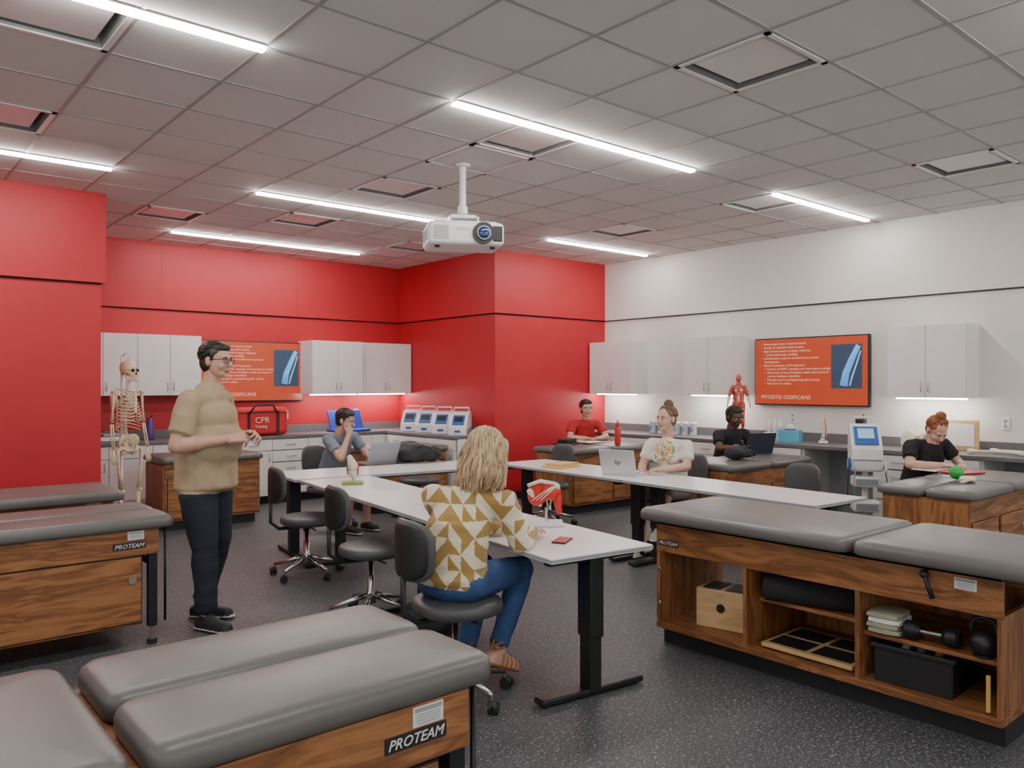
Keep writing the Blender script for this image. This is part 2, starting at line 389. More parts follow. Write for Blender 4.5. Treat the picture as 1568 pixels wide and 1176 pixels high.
# ------------------------------------------------------------------ cabinets
def wallcab(L,nd,loc,yaw,D=.33,hh=.74,light=True):
    b=MB();b.box((0,D/2,hh/2),(L,D,hh),CAB)
    w=L/nd
    for i in range(nd):
        x=-L/2+w*(i+.5);b.box((x,-.010,hh/2),(w-.005,.018,hh-.005),CAB,.002)
        s=1 if i%2==0 else -1
        hx=x+s*(w/2-.035);b.tube([(hx,-.02,.06),(hx,-.045,.065),(hx,-.045,.155),(hx,-.02,.16)],.005,STEEL,6)
    if light:b.box((0,.12,-.008),(L-.08,.05,.014),UCL)
    b.obj('wall_cabinet',loc,yaw)
wallcab(.76,2,(2.35,10.12,1.41),0,light=False);wallcab(.75,2,(3.105,10.12,1.41),0,light=False)
wallcab(.78,2,(5.33,10.03,1.41),0,D=.42);wallcab(.86,2,(6.17,10.12,1.41),0)
for y,w in((7.69,.8),(6.03,.74),(3.395,.76)):wallcab(w,2,(XR-.33,y,1.41),-90)
CT=.88
def counter(L,segs,loc,yaw,D=.61,name='base_counter',splash=True):
    b=MB();b.box((0,D/2,CT-.02),(L,D+.02,.04),CTOP,.004)
    if splash:b.box((0,D-.01,CT+.05),(L,.02,.1),CTOP,.003)
    x=-L/2
    for k,w in segs:
        c=x+w/2
        if k=='o':
            b.box((x+.01,D/2+.02,.42),(.02,D-.05,.84),CAB);b.box((x+w-.01,D/2+.02,.42),(.02,D-.05,.84),CAB);b.box((c,D-.02,.42),(w,.02,.84),GRP)
        else:
            b.box((c,D/2+.02,.47),(w,D-.05,.74),CAB);b.box((c,D/2+.05,.05),(w,D-.12,.1),BLKP)
            if k=='d':
                b.box((c,.005,.76),(w-.006,.018,.14),CAB,.002);b.box((c,.005,.395),(w-.006,.018,.575),CAB,.002)
                b.tube([(c-.05,-.004,.76),(c-.05,-.03,.76),(c+.05,-.03,.76),(c+.05,-.004,.76)],.005,STEEL,6)
                b.tube([(c+w/2-.05,-.004,.55),(c+w/2-.05,-.03,.55),(c+w/2-.05,-.03,.65),(c+w/2-.05,-.004,.65)],.005,STEEL,6)
            else:
                for z,hh in((.76,.14),(.61,.145),(.455,.15),(.245,.25)):
                    b.box((c,.005,z),(w-.006,.018,hh-.006),CAB,.002);b.tube([(c-.06,-.004,z),(c-.06,-.03,z),(c+.06,-.03,z),(c+.06,-.004,z)],.005,STEEL,6)
        x+=w
    b.obj(name,loc,yaw)
counter(4.72,[('d',.47),('d',.47),('w',.5),('d',.47),('d',.5),('w',.5),('d',.47),('d',.5),('d',.84)],((XL+XB)/2,YB-.62,0),0,name='back_wall_counter')
counter(1.64,[('d',.5),('w',.54),('d',.6)],(XB-.62,8.98,0),-90,name='pillar_counter')
counter(8.1,[('d',.5),('d',.5),('w',.5),('d',.5),('d',.5),('w',.5),('d',.5),('o',.8),('w',.5),('d',.5),('o',.9),('d',.5),('d',.5),('w',.9)],(XR-.62,YC-4.05-.01,0),-90,name='right_wall_counter')
def tv(loc,yaw):
    b=MB();W=1.43;h=.81
    b.box((0,.02,0),(W,.05,h),BLKP,.006);b.box((0,-.008,0),(W-.03,.006,h-.03),SCR)
    R=Matrix.Rotation(rad(90),4,'X')
    T=lambda x,y,z:Matrix.Translation((x,y,z))@R
    body="•  Heterotopic bone in injured muscle\n•  Results of repetitive blunt trauma\n•  Signs include muscle bruising, weakness\n    •  point tenderness, swelling\n•  Complications must be monitored to prevent\n    development\n•  Muscle Contusion and Progression\n    •  Calcium of MOIC massages and returning to activity\n    •  Ultrasound of bone formation within the muscle if\n        calcium buildup is identified\n    •  Therapist goal is strengthening after activity\n    •  Soft tissue to reduce"
    b.text(body,.0385,T(-.62,-.013,.32),SCRT,.0004,sp=1.12)
    b.text("MYOSITIS OSSIFICANS",.066,T(-.62,-.013,-.33),SCRT,.0004)
    b.box((.46,-.012,.05),(.36,.004,.5),SCRD)
    b.tube([(.60,-.016,.28),(.53,-.016,.14),(.46,-.016,-.02),(.43,-.016,-.17)],[.03,.035,.04,.045],SCRB,8)
    b.tube([(.625,-.016,.22),(.58,-.016,.08),(.53,-.016,-.06),(.50,-.016,-.17)],[.006,.008,.009,.009],mat('xray_bone_pale',(.4,.6,.8),.3,emit=(.4,.6,.85),es=.6),8)
    b.box((0,.045,0),(.5,.02,.4),BLACK)
    b.obj('wall_mounted_tv',loc,yaw)
tv((4.27,YB-.06,1.72),0);tv((XR-.06,4.815,1.70),-90)
for l,y in(((4.75,YB-.006,1.12),0),((2.15,YB-.006,1.12),0),((5.85,YB-.006,1.12),0),((XR-.006,2.78,1.16),-90),((XR-.006,5.05,1.15),-90)):
    b=MB();b.box((0,0,0),(.075,.01,.12),WHP,.003);b.box((0,-.005,.025),(.03,.006,.03),GRP,.004);b.box((0,-.005,-.025),(.03,.006,.03),GRP,.004);b.obj('wall_outlet',l,y)
# ------------------------------------------------------------------ projector
b=MB()
b.cyl((0,0,.0),(0,0,-.02),.06,WHP);b.cyl((0,0,-.02),(0,0,-.42),.027,WHP);b.cyl((0,0,-.34),(0,0,-.40),.04,WHP)
b.box((0,0,-.43),(.2,.16,.03),WHP,.006)
for sx in(-1,1):b.box((sx*.11,0,-.46),(.02,.18,.06),WHP,.004)
Mz=Matrix.Translation((0,0,-.585))
b.box((0,0,0),(.60,.42,.18),WHP,.035,Mz,seg=4)
b.box((0,-.02,.08),(.5,.34,.04),WHP,.015,Mz)
b.cyl((.13,-.19,0),(.13,-.235,0),.085,BLKP,M=Mz);b.cyl((.13,-.2,0),(.13,-.25,0),.06,GRP,.055,M=Mz);b.ell((.13,-.245,0),(.048,.02,.048),GLASS,M=Mz)
b.box((.245,-.205,0),(.075,.02,.12),BLKP,.006,Mz)
for i in range(8):b.box((-.2,-.211,-.05+i*.014),(.12,.006,.006),GRP,0,Mz)
for i in range(10):b.box((-.301,-.13+i*.028,0),(.006,.012,.10),GRP,0,Mz)
b.text("EPSON",.03,Mz@Matrix.Translation((-.08,-.2115,.02))@Matrix.Rotation(rad(90),4,'X'),GRP)
for sx in(-1,1):b.cyl((sx*.22,-.12,-.085),(sx*.22,-.12,-.105),.02,BLKP,M=Mz)
b.obj('ceiling_projector',(3.82,5.10,H-.01),-28)
# ------------------------------------------------------------------ treatment tables
LAB=mat('label_paper',(.7,.7,.7),.5)
def badge(b,x,y,z,s=.045):
    R=Matrix.Translation((x,y,z))@Matrix.Rotation(rad(90),4,'X')
    b.box((x+s*2.3,y+.001,z+s*.33),(s*5.0,.002,s*1.1),BLKP)
    b.text("PROTEAM",s,R@Matrix.Translation((0,0,.0015)),PAPER,.0008,shear=.3)
def warn(b,x,y,z):
    b.box((x,y,z),(.09,.003,.05),LAB);b.box((x,y-.002,z+.016),(.08,.001,.01),GRP)
    for i in range(4):b.box((x,y-.002,z+.004-i*.007),(.07,.001,.002),GRP)
def ttable_frame(L,W,Ht,loc,pads,yaw=0,bz=.11,bs=.036):
    b=MB();zt=Ht-.075;f=-W/2
    b.box((0,0,zt-.075),(L,W,.15),WOOD,.004)
    b.box((-.03,0,(.13+zt-.15)/2),(L-.12,W-.03,zt-.15-.13),WOOD,.003)
    for x in(-L/4-.03,L/4-.03):
        w=L/2-.14;zc=(.15+zt-.16)/2;hh=zt-.16-.15
        b.box((x,f+.006,zc),(w+.012,.006,hh+.012),DARK);b.box((x,f+.002,zc),(w,.012,hh),WOOD,.002)
        b.cyl((x+w/2-.05,f-.002,zc+.06),(x+w/2-.05,f-.012,zc+.06),.022,CHROME)
    for sx in(-1,1):
        for sy in(-1,1):
            b.box((sx*(L/2-.03),sy*(W/2-.035),zt/2+.02),(.05,.05,zt-.15-.02),BLACK,.004)
            b.cyl((sx*(L/2-.03),sy*(W/2-.035),0),(sx*(L/2-.03),sy*(W/2-.035),.03),.028,BLKP);b.cyl((sx*(L/2-.03),sy*(W/2-.035),.03),(sx*(L/2-.03),sy*(W/2-.035),.1),.008,CHROME)
        b.box((sx*(L/2-.03),0,zt-.2),(.04,W-.05,.04),BLACK)
    b.tube([(L/2+.05,f+.05,zt-.02),(L/2+.05,f+.05,.12)],.008,BLACK)
    badge(b,L/2-.06-bs*5.2,f-.002,zt-bz,bs);warn(b,L/2-.13,f-.002,zt-.03)
    for cx,cy,l,w in pads:b.pad(cx,cy,zt,l,w,.075,.055,VINYL)
    b.obj('treatment_table',loc,yaw)
ttable_frame(1.72,.66,.835,(.39,1.97,0),[(.515,-.172,.875,.335),(.515,.17,.875,.335),(-.43,0,.95,.69)],bz=.092,bs=.036)
ttable_frame(1.85,.70,.765,(.54,5.33,0),[(.05,-.19,1.93,.37),(.05,.19,1.93,.37)],bz=.10)
ttable_frame(1.85,.66,.755,(.64,6.75,0),[(.05,0,1.9,.76)])
b=MB();L=1.85;W=.64;f=-W/2
b.box((0,.03,.05),(L-.02,W-.06,.10),BLKP)
b.box((0,0,.118),(L,W,.036),WOOD,.002)
b.box((0,f+.012,.648),(L,.024,.184),WOOD,.003);b.box((0,-f-.012,.648),(L,.024,.184),WOOD,.003);b.box((0,0,.728),(L,W,.022),WOOD)
for x in(-L/2+.012,-.322,.298,L/2-.012):b.box((x,0,.35),(.024,W-.004,.43),WOODV,.002)
b.box((-.48,-f-.012,.35),(.29,.02,.43),WOODV) ;b.box((-.012,-f-.012,.35),(.62,.018,.43),WOODV);b.box((.6,-f-.012,.35),(.6,.018,.43),WOODV)
b.box((-.012,.06,.37),(.6,W-.14,.02),WOOD,.002);b.box((.605,.02,.35),(.6,W-.06,.02),WOOD,.002)
b.pad(-.36,-.01,.74,1.29,.80,.075,.06,VINYL);b.pad(.75,-.01,.74,.89,.80,.075,.06,VINYL)
badge(b,-.905,f-.002,.60,.030);warn(b,.78,f-.002,.68)
b.ell((.62,f-.03,.70),(.02,.02,.02),BLKP);b.tube([(.62,f-.01,.72),(.63,f-.04,.68),(.66,f-.04,.60)],[.008,.01,.012],BLKP)
for z in(.25,.45):b.ell((-.9,f-.002,z),(.012,.004,.012),CHROME)
b.box((.86,f+.03,.22),(.018,.012,.16),YEL,.003)
b.obj('open_shelf_treatment_table',(4.05,2.125,0),-90)
def ttable_cab(L,W,Ht,loc,pads,yaw=0):
    b=MB();zt=Ht-.07;f=-W/2
    b.box((0,0,.05),(L-.08,W-.08,.10),BLKP);b.box((0,0,(.10+zt)/2),(L,W,zt-.10),WOOD,.003)
    n=max(2,round(L/.6));w=L/n
    for i in range(n):
        x=-L/2+w*(i+.5);zc=(.13+zt-.16)/2;hh=zt-.16-.13
        b.box((x,f-.002,zc),(w-.05,.004,hh+.01),DARK);b.box((x,f-.008,zc),(w-.06,.014,hh),WOOD,.002);b.cyl((x+w/2-.07,f-.014,zc+.1),(x+w/2-.07,f-.024,zc+.1),.018,CHROME)
    b.box((-L/2-.008,0,(.10+zt)/2),(.016,W-.02,zt-.14),WOODV,.002)
    for cx,cy,l,w in pads:b.pad(cx,cy,zt,l,w,.07,.05,VINYL)
    b.obj('treatment_table',loc,yaw)
ttable_cab(1.03,.62,.78,(3.12,8.98,0),[(0,0,1.1,.72)])
ttable_cab(1.05,.62,.78,(5.36,8.52,0),[(0,-.18,1.12,.35),(0,.18,1.12,.35)])
ttable_cab(1.40,.62,.78,(7.30,6.98,0),[(-.38,0,.68,.74),(.36,0,.74,.74)])
ttable_cab(1.46,.60,.78,(7.16,4.70,0),[(-.38,0,.72,.7),(.38,0,.76,.7)])
ttable_cab(1.66,.62,.78,(6.98,2.50,0),[(-.45,-.18,.82,.35),(-.45,.18,.82,.35),(.44,0,.92,.72)])
# ------------------------------------------------------------------ white tables
def wtable(cx,cy,L,yaw,W=.64,Ht=.73):
    b=MB();b.box((0,0,Ht-.0135),(W,L,.027),TOPW,.004);b.box((0,0,Ht-.0135),(W+.002,L+.002,.015),GRP)
    for sy in(-1,1):
        y=sy*(L/2-.11)
        b.box((0,y,Ht-.045),(W-.10,.05,.03),BLACK,.004)
        b.box((0,y,.50),(.085,.11,.42),BLACK,.008);b.box((0,y,.22),(.07,.09,.4),BLACK,.006)
        b.box((0,y,.025),(W-.0,.08,.03),BLACK,.008)
        for sx in(-1,1):b.cyl((sx*(W/2-.04),y,0),(sx*(W/2-.04),y,.015),.025,BLKP)
    for sx in(-1,1):b.box((sx*.12,0,Ht-.05),(.04,L-.3,.03),BLACK)
    b.obj('white_classroom_table',(cx,cy,0),yaw)
def along(p,yaw,dx,dy):
    c,s=math.cos(rad(yaw)),math.sin(rad(yaw));return(p[0]+dx*c-dy*s,p[1]+dx*s+dy*c)
yA=-7.3;pA=(2.54,2.69)
x,y=along(pA,yA,.32,.92);wtable(x,y,1.82,yA)
x,y=along(pA,yA,.32,2.755);wtable(x,y,1.82,yA)
x,y=along(pA,yA,1.0,4.10);wtable(x,y,2.05,yA-90,W=.72)
yC=-3.2;pC=(5.02,2.74)
x,y=along(pC,yC,.33,.92);wtable(x,y,1.82,yC,W=.66)
x,y=along(pC,yC,.33,2.755);wtable(x,y,1.82,yC,W=.66)
TZ=.73
# ------------------------------------------------------------------ chairs
def chair(loc,yaw,sz=.48,rot=0,back=True):
    b=MB()
    for i in range(5):
        t=rad(rot+72*i);c,s=math.cos(t),math.sin(t)
        b.tube([(c*.03,s*.03,.15),(c*.12,s*.12,.12),(c*.27,s*.27,.085)],[.02,.017,.013],CHROME,8)
        b.cyl((c*.27,s*.27,.05),(c*.27,s*.27,.09),.008,CHROME,n=8)
        M=Matrix.Translation((c*.28,s*.28,.03))@Matrix.Rotation(t+.6,4,'Z')
        for k in(-1,1):b.cyl((k*.006,0,0),(k*.024,0,0),.029,BLKP,n=16,M=M)
        b.ell((0,0,.012),(.022,.028,.024),BLKP,10,8,M=M)
    b.lathe([(.035,.10),(.035,.17),(.027,.18),(.027,.28),(.016,.285),(.016,sz-.07)],(0,0,0),CHROME)
    b.box((0,0,sz-.075),(.16,.2,.02),BLKP,.004)
    b.tube([(.05,0,sz-.08),(.2,.02,sz-.085)],.006,BLKP,6)
    b.ell((0,.01,sz-.03),(.225,.215,.042),CHV,28,12,e1=.5,e2=.85)
    if back:
        b.tube([(0,-.05,sz-.085),(0,-.22,sz-.085),(0,-.285,sz-.03),(0,-.285,sz+.2)],.014,BLKP,8)
        b.ell((0,-.27,sz+.27),(.178,.024,.145),CHV,28,14,e1=.6,e2=.6,bend=1.9)
        b.ell((0,-.284,sz+.27),(.165,.020,.133),BLKP,28,14,e1=.6,e2=.6,bend=1.9)
    b.obj('rolling_stool_chair',(loc[0],loc[1],0),yaw)
def yf(fx,fy):return math.degrees(math.atan2(-fx,fy))
chair((2.33,3.17),yf(1,-.12),.49,10)
chair((2.70,4.62),yf(1,-.15),.48,40);chair((2.90,5.98),yf(1,-.2),.48,20)
chair((4.02,7.78),yf(.2,-1),.46,0);chair((5.15,7.72),yf(0,-1),.46,30)
chair((5.98,6.40),yf(-1,0),.46,10);chair((6.10,4.72),yf(-1,0),.46,50);chair((6.22,3.66),yf(-1,.1),.44,15)
chair((7.75,7.62),yf(-.3,-1),.46,50,False);chair((7.80,5.37),yf(-.2,-1),.46,50,False);chair((7.55,3.18),yf(-.1,-1),.46,50,False)
# ------------------------------------------------------------------ people
def hand(parent,W,hd,up,skin,right=True,curl=25,s=1.0):
    hd=V(hd).normalized();z=V(up);z=(z-hd*z.dot(hd)).normalized();x=hd.cross(z)
    M=Matrix((x,hd,z)).transposed().to_4x4();M.translation=V(W)
    B=Body();t=-1 if right else 1
    bx=[.031,.0105,-.0105,-.030];ln=[.068,.076,.070,.054]
    for i in range(4):
        xb=bx[i]*t*s;yb=(.088-.004*abs(i-1)**1.3)*s
        B.cap((xb*.6,.0,0),(xb,yb,0),.0165*s,.0115*s,'k')
        p=V((xb,yb,0));a=0;L=ln[i]*s
        for k,fr in enumerate((.45,.3,.25)):
            a+=rad(curl*(1,1.2,.8)[k]);q=p+V((xb*.12,math.cos(a)*L*fr,-math.sin(a)*L*fr))
            B.cap(p,q,.0088*s-k*.0007,.0082*s-k*.0009,'k');p=q
    p=V((t*.026*s,.025*s,-.006))
    for k,(dx,dy,dz) in enumerate(((.022,.03,-.008),(.012,.03,-.008),(.004,.024,-.006))):
        q=p+V((t*dx*s,dy*s,dz*s));B.cap(p,q,(.0135-.002*k)*s,(.0115-.0018*k)*s,'k');p=q
    B.build('hand',{'k':skin},parent,.0036,2,ML=M)
def head(parent,Hc,yaw,pitch,skin,o):
    M=Matrix.Translation(Hc)@Matrix.Rotation(rad(yaw),4,'Z')@Matrix.Rotation(rad(pitch),4,'X')
    B=Body();k='k';fs=o.get('face',1)
    B.ell((0,-.012,.032),(.076,.094,.084),k);B.ell((0,.022,-.03),(.063*fs,.066,.082),k)
    B.ell((0,.035,-.078),(.046*fs,.046,.03),k);B.ell((0,.066,-.094),(.02,.018,.016),k)
    B.cap((-.035,.074,.022),(.035,.074,.022),.013,.013,k)
    B.cap((0,.086,.012),(0,.108,-.026),.007,.0115,k)
    for s in(-1,1):
        B.ell((s*.011,.1,-.03),(.008,.009,.007),k);B.ell((s*.037*fs,.058,-.032),(.024,.026,.026),k)
        B.ell((s*.0775,-.008,-.006),(.009,.019,.031),k);B.cap((s*.082,-.02,.01),(s*.082,-.012,-.02),.007,.006,k)
    B.cap((-.021,.079,-.060),(.021,.079,-.060),.0055,.0055,'l');B.cap((-.008,.087,-.058),(.008,.087,-.058),.006,.006,'l');B.cap((-.012,.083,-.067),(.012,.083,-.067),.0068,.0068,'l')
    B.cap((0,-.012,-.06),(0,-.03,-.14),.052,.055,k)
    sk=skin
    lip=mat(skin.name+'_lip',o.get('lip',(.45,.14,.12)),.45)
    B.build('head',{'k':sk,'l':lip},parent,.0045,2,ML=M)
    b=MB();ew=mat('eye_white',(.75,.73,.7),.2);ei=mat('eye_iris',(.04,.025,.015),.1)
    for s in(-1,1):
        b.ell((s*.030,.0755,.002),(.0145,.0125,.0095 if not o.get('down') else .004),ew,12,8);b.ell((s*.030,.0865,.001),(.005,.003,.006),ei,10,6)
        b.tube([(s*.013,.088,.021),(s*.030,.091,.026),(s*.046,.079,.020)],[.0025,.0035,.002],o['hairmat'],6)
        b.tube([(s*.016,.085,.010),(s*.030,.090,.0125),(s*.044,.078,.008)],.0022,ei,6)
    if o.get('glasses'):
        for s in(-1,1):
            pts=[(s*.032+.024*math.copysign(abs(math.cos(t))**.7,math.cos(t)),.100-.006*abs(math.cos(t)),.0+.017*math.copysign(abs(math.sin(t))**.7,math.sin(t))) for t in[2*math.pi*i/18 for i in range(18)]]
            b.tube(pts,.0022,BLKP,6,closed=True);b.tube([(s*.056,.094,.006),(s*.08,.05,.008),(s*.084,-.02,.004)],.0022,BLKP,6)
        b.tube([(-.009,.101,.004),(0,.104,.007),(.009,.101,.004)],.0022,BLKP,6)
    if o.get('smile'):b.box((0,.0875,-.0625),(.026,.004,.006),PAPER,.002)
    b.obj('face_details',parent=parent,ML=M)
    hm=o['hairmat'];st=o['hair'];c=V((0,-.022,.042));r=V((.083,.092,.082))
    HB=Body();HB.ell(c,r,'h');HB.ell((0,-.045,-.01),(.076,.062,.075),'h')
    if st=='short':
        HB.ell((0,.0,.082),(.070,.080,.042),'h');HB.ell((-.01,.045,.088),(.055,.035,.026),'h')
        for s in(-1,1):HB.cap((s*.074,.012,.04),(s*.076,.012,.0),.012,.006,'h')
    if st=='long':
        HB.cap((0,-.02,.04),(0,-.055,-.14),.090,.080,'h',side=(1,0,0),sa=1.12,sb=.82)
        for s in(-1,1):HB.cap((s*.07,.03,.05),(s*.092,.015,-.15),.030,.032,'h')
    bun=V((0,-.035,.135)) if st=='bun' else V((0,-.12,.06))
    if st in('bun','bunlow'):
        HB.ell(bun,(.042,.04,.036),'h')
    HB.build('hair',{'h':hm},parent,.006,2,disp={'h':.006},ML=M)
    b=MB();N=o.get('locks',170)
    rs=random.Random(len(parent.name)*7)
    i=0
    while i<N:
        d=V((rs.gauss(0,1),rs.gauss(0,1),rs.gauss(0,1))).normalized()
        if d.z<-.35 or(d.y>.35 and d.z<.55) or(d.y>.1 and d.z<-.0):continue
        i+=1;p=c+V((r.x*d.x,r.y*d.y,r.z*d.z));pts=[p];L=rs.uniform(.05,.09)
        n=5
        if st=='long':n=16;L=rs.uniform(.19,.29)
        ph=math.atan2(d.x,d.y)*3+rs.uniform(-.5,.5);am=rs.uniform(.002,.005)
        for k in range(n):
            if st in('bun','bunlow'):fl=(bun-p)
            elif st=='long':
                fl=V((d.x*.62,-.30 if k<4 else .10*d.y,-1)) if k>1 else V((d.x*1.2,-.2,-.6))
                if k>10:fl.x-=d.x*.7
            else:fl=V((d.x*.3+rs.uniform(-.3,.3),-1 if d.z<.6 else o.get('sweep',-.6),-.35+rs.uniform(-.2,.2)))
            fl.normalize();p=p+fl*(L/n)
            if not(st=='long' and k>3):
                q=p-c;m=math.sqrt((q.x/r.x)**2+(q.y/r.y)**2+(q.z/r.z)**2)
                if m>0:p=c+q*((1.03+.03*rs.random())/m)
            else:p=p+V((am*math.sin(ph+k*.75),am*math.cos(ph+k*.75),0))
            pts.append(p)
        th_=.0036 if st=='long' else .0055
        b.tube(pts,[th_+.003*math.sin(math.pi*k/n)-(th_-.002)*(k/n) for k in range(n+1)],hm if rs.random()<.7 or 'hair2' not in o else o['hair2'],5)
    if st in('bun','bunlow'):
        for j in range(14):
            a=rs.uniform(0,3.14);R=Matrix.Rotation(a,4,V((rs.gauss(0,1),rs.gauss(0,1),rs.gauss(0,1))).normalized())
            b.tube([bun+R@V((.04*math.cos(t),.04*math.sin(t),0)) for t in[j2*2*math.pi/14 for j2 in range(14)]],.0065,hm,5,closed=True)
    b.obj('hair_locks',parent=parent,ML=M)
def person(name,loc,fwd,J,o):
    yaw=math.atan2(-fwd[0],fwd[1]);root=empty(name,(loc[0],loc[1],0),yaw)
    g=lambda k:V(J[k])
    b=o.get('b',1);P,C,N,Hd=g('P'),g('C'),g('N'),g('H');SL,SR=g('SL'),g('SR')
    sd=(SR-SL).normalized();B=Body();ar=o.get('arm',1);lg=o.get('leg',1)
    st=o.get('standing',0)
    B.ell(P-V((0,0,.02+.03*st)),(.155*b*(1-.06*st),.112*b,.10),'p')
    up=(C-P).normalized()
    B.cap(P-up*.03+up*o.get('hem',0),C,.166*b,.160*b,'s',side=(1,0,0),sb=o.get('hemd',.78),k=.2,bias=.006+.02*st)
    B.cap(C,N-V((0,0,.10)),.166*b,.125*b,'s',side=sd,sb=.68)
    B.cap(SL,SR,.060*ar,.060*ar,'s');B.cap(N-V((0,0,.07)),N-V((0,0,.015)),.082,.062,'s',side=sd,sa=1.2,sb=.95,k=.3)
    nm=(Hd+V((0,-.02,-.07)));B.cap(N-V((0,0,.05)),nm,.055*o.get('neck',1),.052,'k',bias=.001)
    if o.get('bust'):
        for s in(-1,1):B.ell(C+sd*s*.075+V((0,.09,.06)),(.07,.06,.065),'s')
    if o.get('belly'):
        B.ell(P+V((0,.05,.20)),(.170*b,.136*b,.20),'s',bias=.02);B.ell(P+V((0,.04,.36)),(.15*b,.12*b,.13),'s')
    sl=o.get('sleeve',.62)
    for s,S,E,Wr in((1,SR,g('ER'),g('WR')),(-1,SL,g('EL'),g('WL'))):
        B.cap(S,E,.050*ar,.040*ar,'k');B.cap(E,Wr,.041*ar,.027,'k');B.cap(E+(Wr-E)*.12,E+(Wr-E)*.4,.044*ar,.038*ar,'k')
        if sl<1:B.cap(S,S+(E-S)*sl,.062*ar,.066*ar,'s',k=.25,bias=.002)
        else:
            B.cap(S,E,.066*ar,.056*ar,'s',bias=.003);B.cap(E,E+(Wr-E)*.92,.056*ar,.042,'s',k=.5,bias=.003)
    fz=o.get('foot',1)
    for s,K,A,f in((1,g('KR'),g('AR'),J.get('fR',(0,1,0))),(-1,g('KL'),g('AL'),J.get('fL',(0,1,0)))):
        Hj=P+V((s*(.088-.016*st)*b,0,-.02-.12*st));f=V(f).normalized()
        B.cap(Hj,K,.088*b*min(lg,1.12 if not st else 1.08),.062*lg,'p')
        if o.get('shorts'):
            B.cap(K,A,.056,.036,'k');B.cap(K+(A-K)*.15,K+(A-K)*.45,.056,.05,'k')
        else:
            B.cap(K,A-(A-K)*.06,.060*lg,.050*lg,'p',k=.4);B.cap(K+(A-K)*.15,K+(A-K)*.4,.062*lg,.058*lg,'p')
        B.cap(A-(A-K).normalized()*.08,A+V((0,0,-.03)),.036,.036,'k' if not o.get('socks') else 'w',bias=-.002)
        side=f.cross(V((0,0,1)))
        if side.length<.1:side=V((1,0,0))
        nrm=side.normalized().cross(f).normalized()
        if nrm.z<0:nrm=-nrm
        B.cap(A-f*.035*fz-nrm*.055,A+f*.145*fz-nrm*.066,.040*fz,.034*fz,'h',side=side,sa=1.05,sb=.95/fz)
        B.cap(A+f*.0-nrm*.03,A+f*.08*fz-nrm*.055,.036*fz,.03*fz,'h')
        B.cap(A-f*.045*fz-nrm*.088,A+f*.155*fz-nrm*.088,.040*fz,.040*fz,'o',side=side,sa=1.08,sb=.3/fz,bias=.002)
    d=o.get('disp',.010)
    B.build('body',{'s':o['shirt'],'p':o['pants'],'k':o['skin'],'h':o['shoe'],'o':o['sole'],'w':o.get('sockm',PAPER)},root,.0085,4,disp={'s':d,'p':d*.7})
    for r,Wk,Ek,hk in((True,'WR','ER','R'),(False,'WL','EL','L')):
        Wv=g(Wk);hd=J.get('hd'+hk);hd=V(hd) if hd else Wv-g(Ek)
        hand(root,Wv,hd,J.get('hu'+hk,(0,0,1)),o['skin'],r,J.get('cu'+hk,28),o.get('hs',.95))
    head(root,Hd,J.get('hy',0),J.get('hp',0),o['skin'],o)
    return root
SK1=mat('skin_light',(.58,.33,.24),.5,var=.06,vs=20);SK2=mat('skin_fair',(.62,.37,.28),.5,var=.06,vs=20);SK3=mat('skin_dark',(.10,.045,.025),.45,var=.08,vs=20)
HD=mat('hair_dark_brown',(.022,.013,.009),.45,var=.5,vs=50);HBR=mat('hair_brown',(.16,.085,.045),.5,var=.5,vs=50,stretch=(1,1,.2));HBL=mat('hair_blonde',(.56,.41,.24),.45,var=.45,vs=60,stretch=(1,1,.15));HBL2=mat('hair_blonde_lowlight',(.30,.19,.10),.5,var=.4,vs=50,stretch=(1,1,.15));HRD=mat('hair_auburn',(.30,.10,.035),.5,var=.4,vs=50);HBK=mat('hair_black',(.008,.007,.007),.6)
NAVY=mat('navy_denim',(.012,.016,.030),.85,bump=.15,bs=200);JEAN=mat('blue_denim',(.035,.085,.22),.85,var=.25,vs=10,bump=.2,bs=250)
KHA=mat('khaki_tee',(.40,.31,.20),.9,bump=.1,bs=120);GRT=mat('gray_blue_tee',(.19,.22,.27),.9);RDT=mat('red_tee',(.42,.02,.025),.9);BKT=mat('black_tee',(.012,.012,.014),.9)
SHB=mat('black_shoe',(.015,.015,.017),.6);SOW=mat('white_sole',(.6,.6,.56),.6);TAN=mat('tan_leather',(.33,.15,.06),.5);SHW=mat('white_sneaker',(.55,.52,.45),.6);KSH=mat('khaki_shorts',(.22,.18,.13),.9)
def seated(dz=0,lean=.08):
    return dict(P=(0,-.01,.565+dz),C=(0,lean*.6-.01,.80+dz),N=(0,lean,1.03+dz),H=(0,lean+.04,1.185+dz),SL=(-.18,lean-.01,.975+dz),SR=(.18,lean-.01,.975+dz),
      KR=(.12,.42,.54+dz),KL=(-.12,.42,.54+dz),AR=(.13,.40,.105),AL=(-.13,.40,.105))
J=dict(P=(0,-.02,.97),C=(0,-.03,1.27),N=(0,-.005,1.525),H=(0,.05,1.70),SL=(-.19,-.02,1.445),SR=(.19,-.02,1.445),
 ER=(.285,-.05,1.17),WR=(.12,.21,1.205),EL=(-.275,-.02,1.17),WL=(-.07,.245,1.225),hdR=(-.5,.75,.12),hdL=(.45,.8,-.05),huR=(.6,.3,.7),huL=(-.6,.3,.7),cuR=45,cuL=38,
 KR=(.115,.035,.53),AR=(.13,.06,.105),KL=(-.11,.0,.53),AL=(-.12,-.12,.105),fR=(.3,1,0),fL=(-.1,1,0),hy=-4,hp=-2)
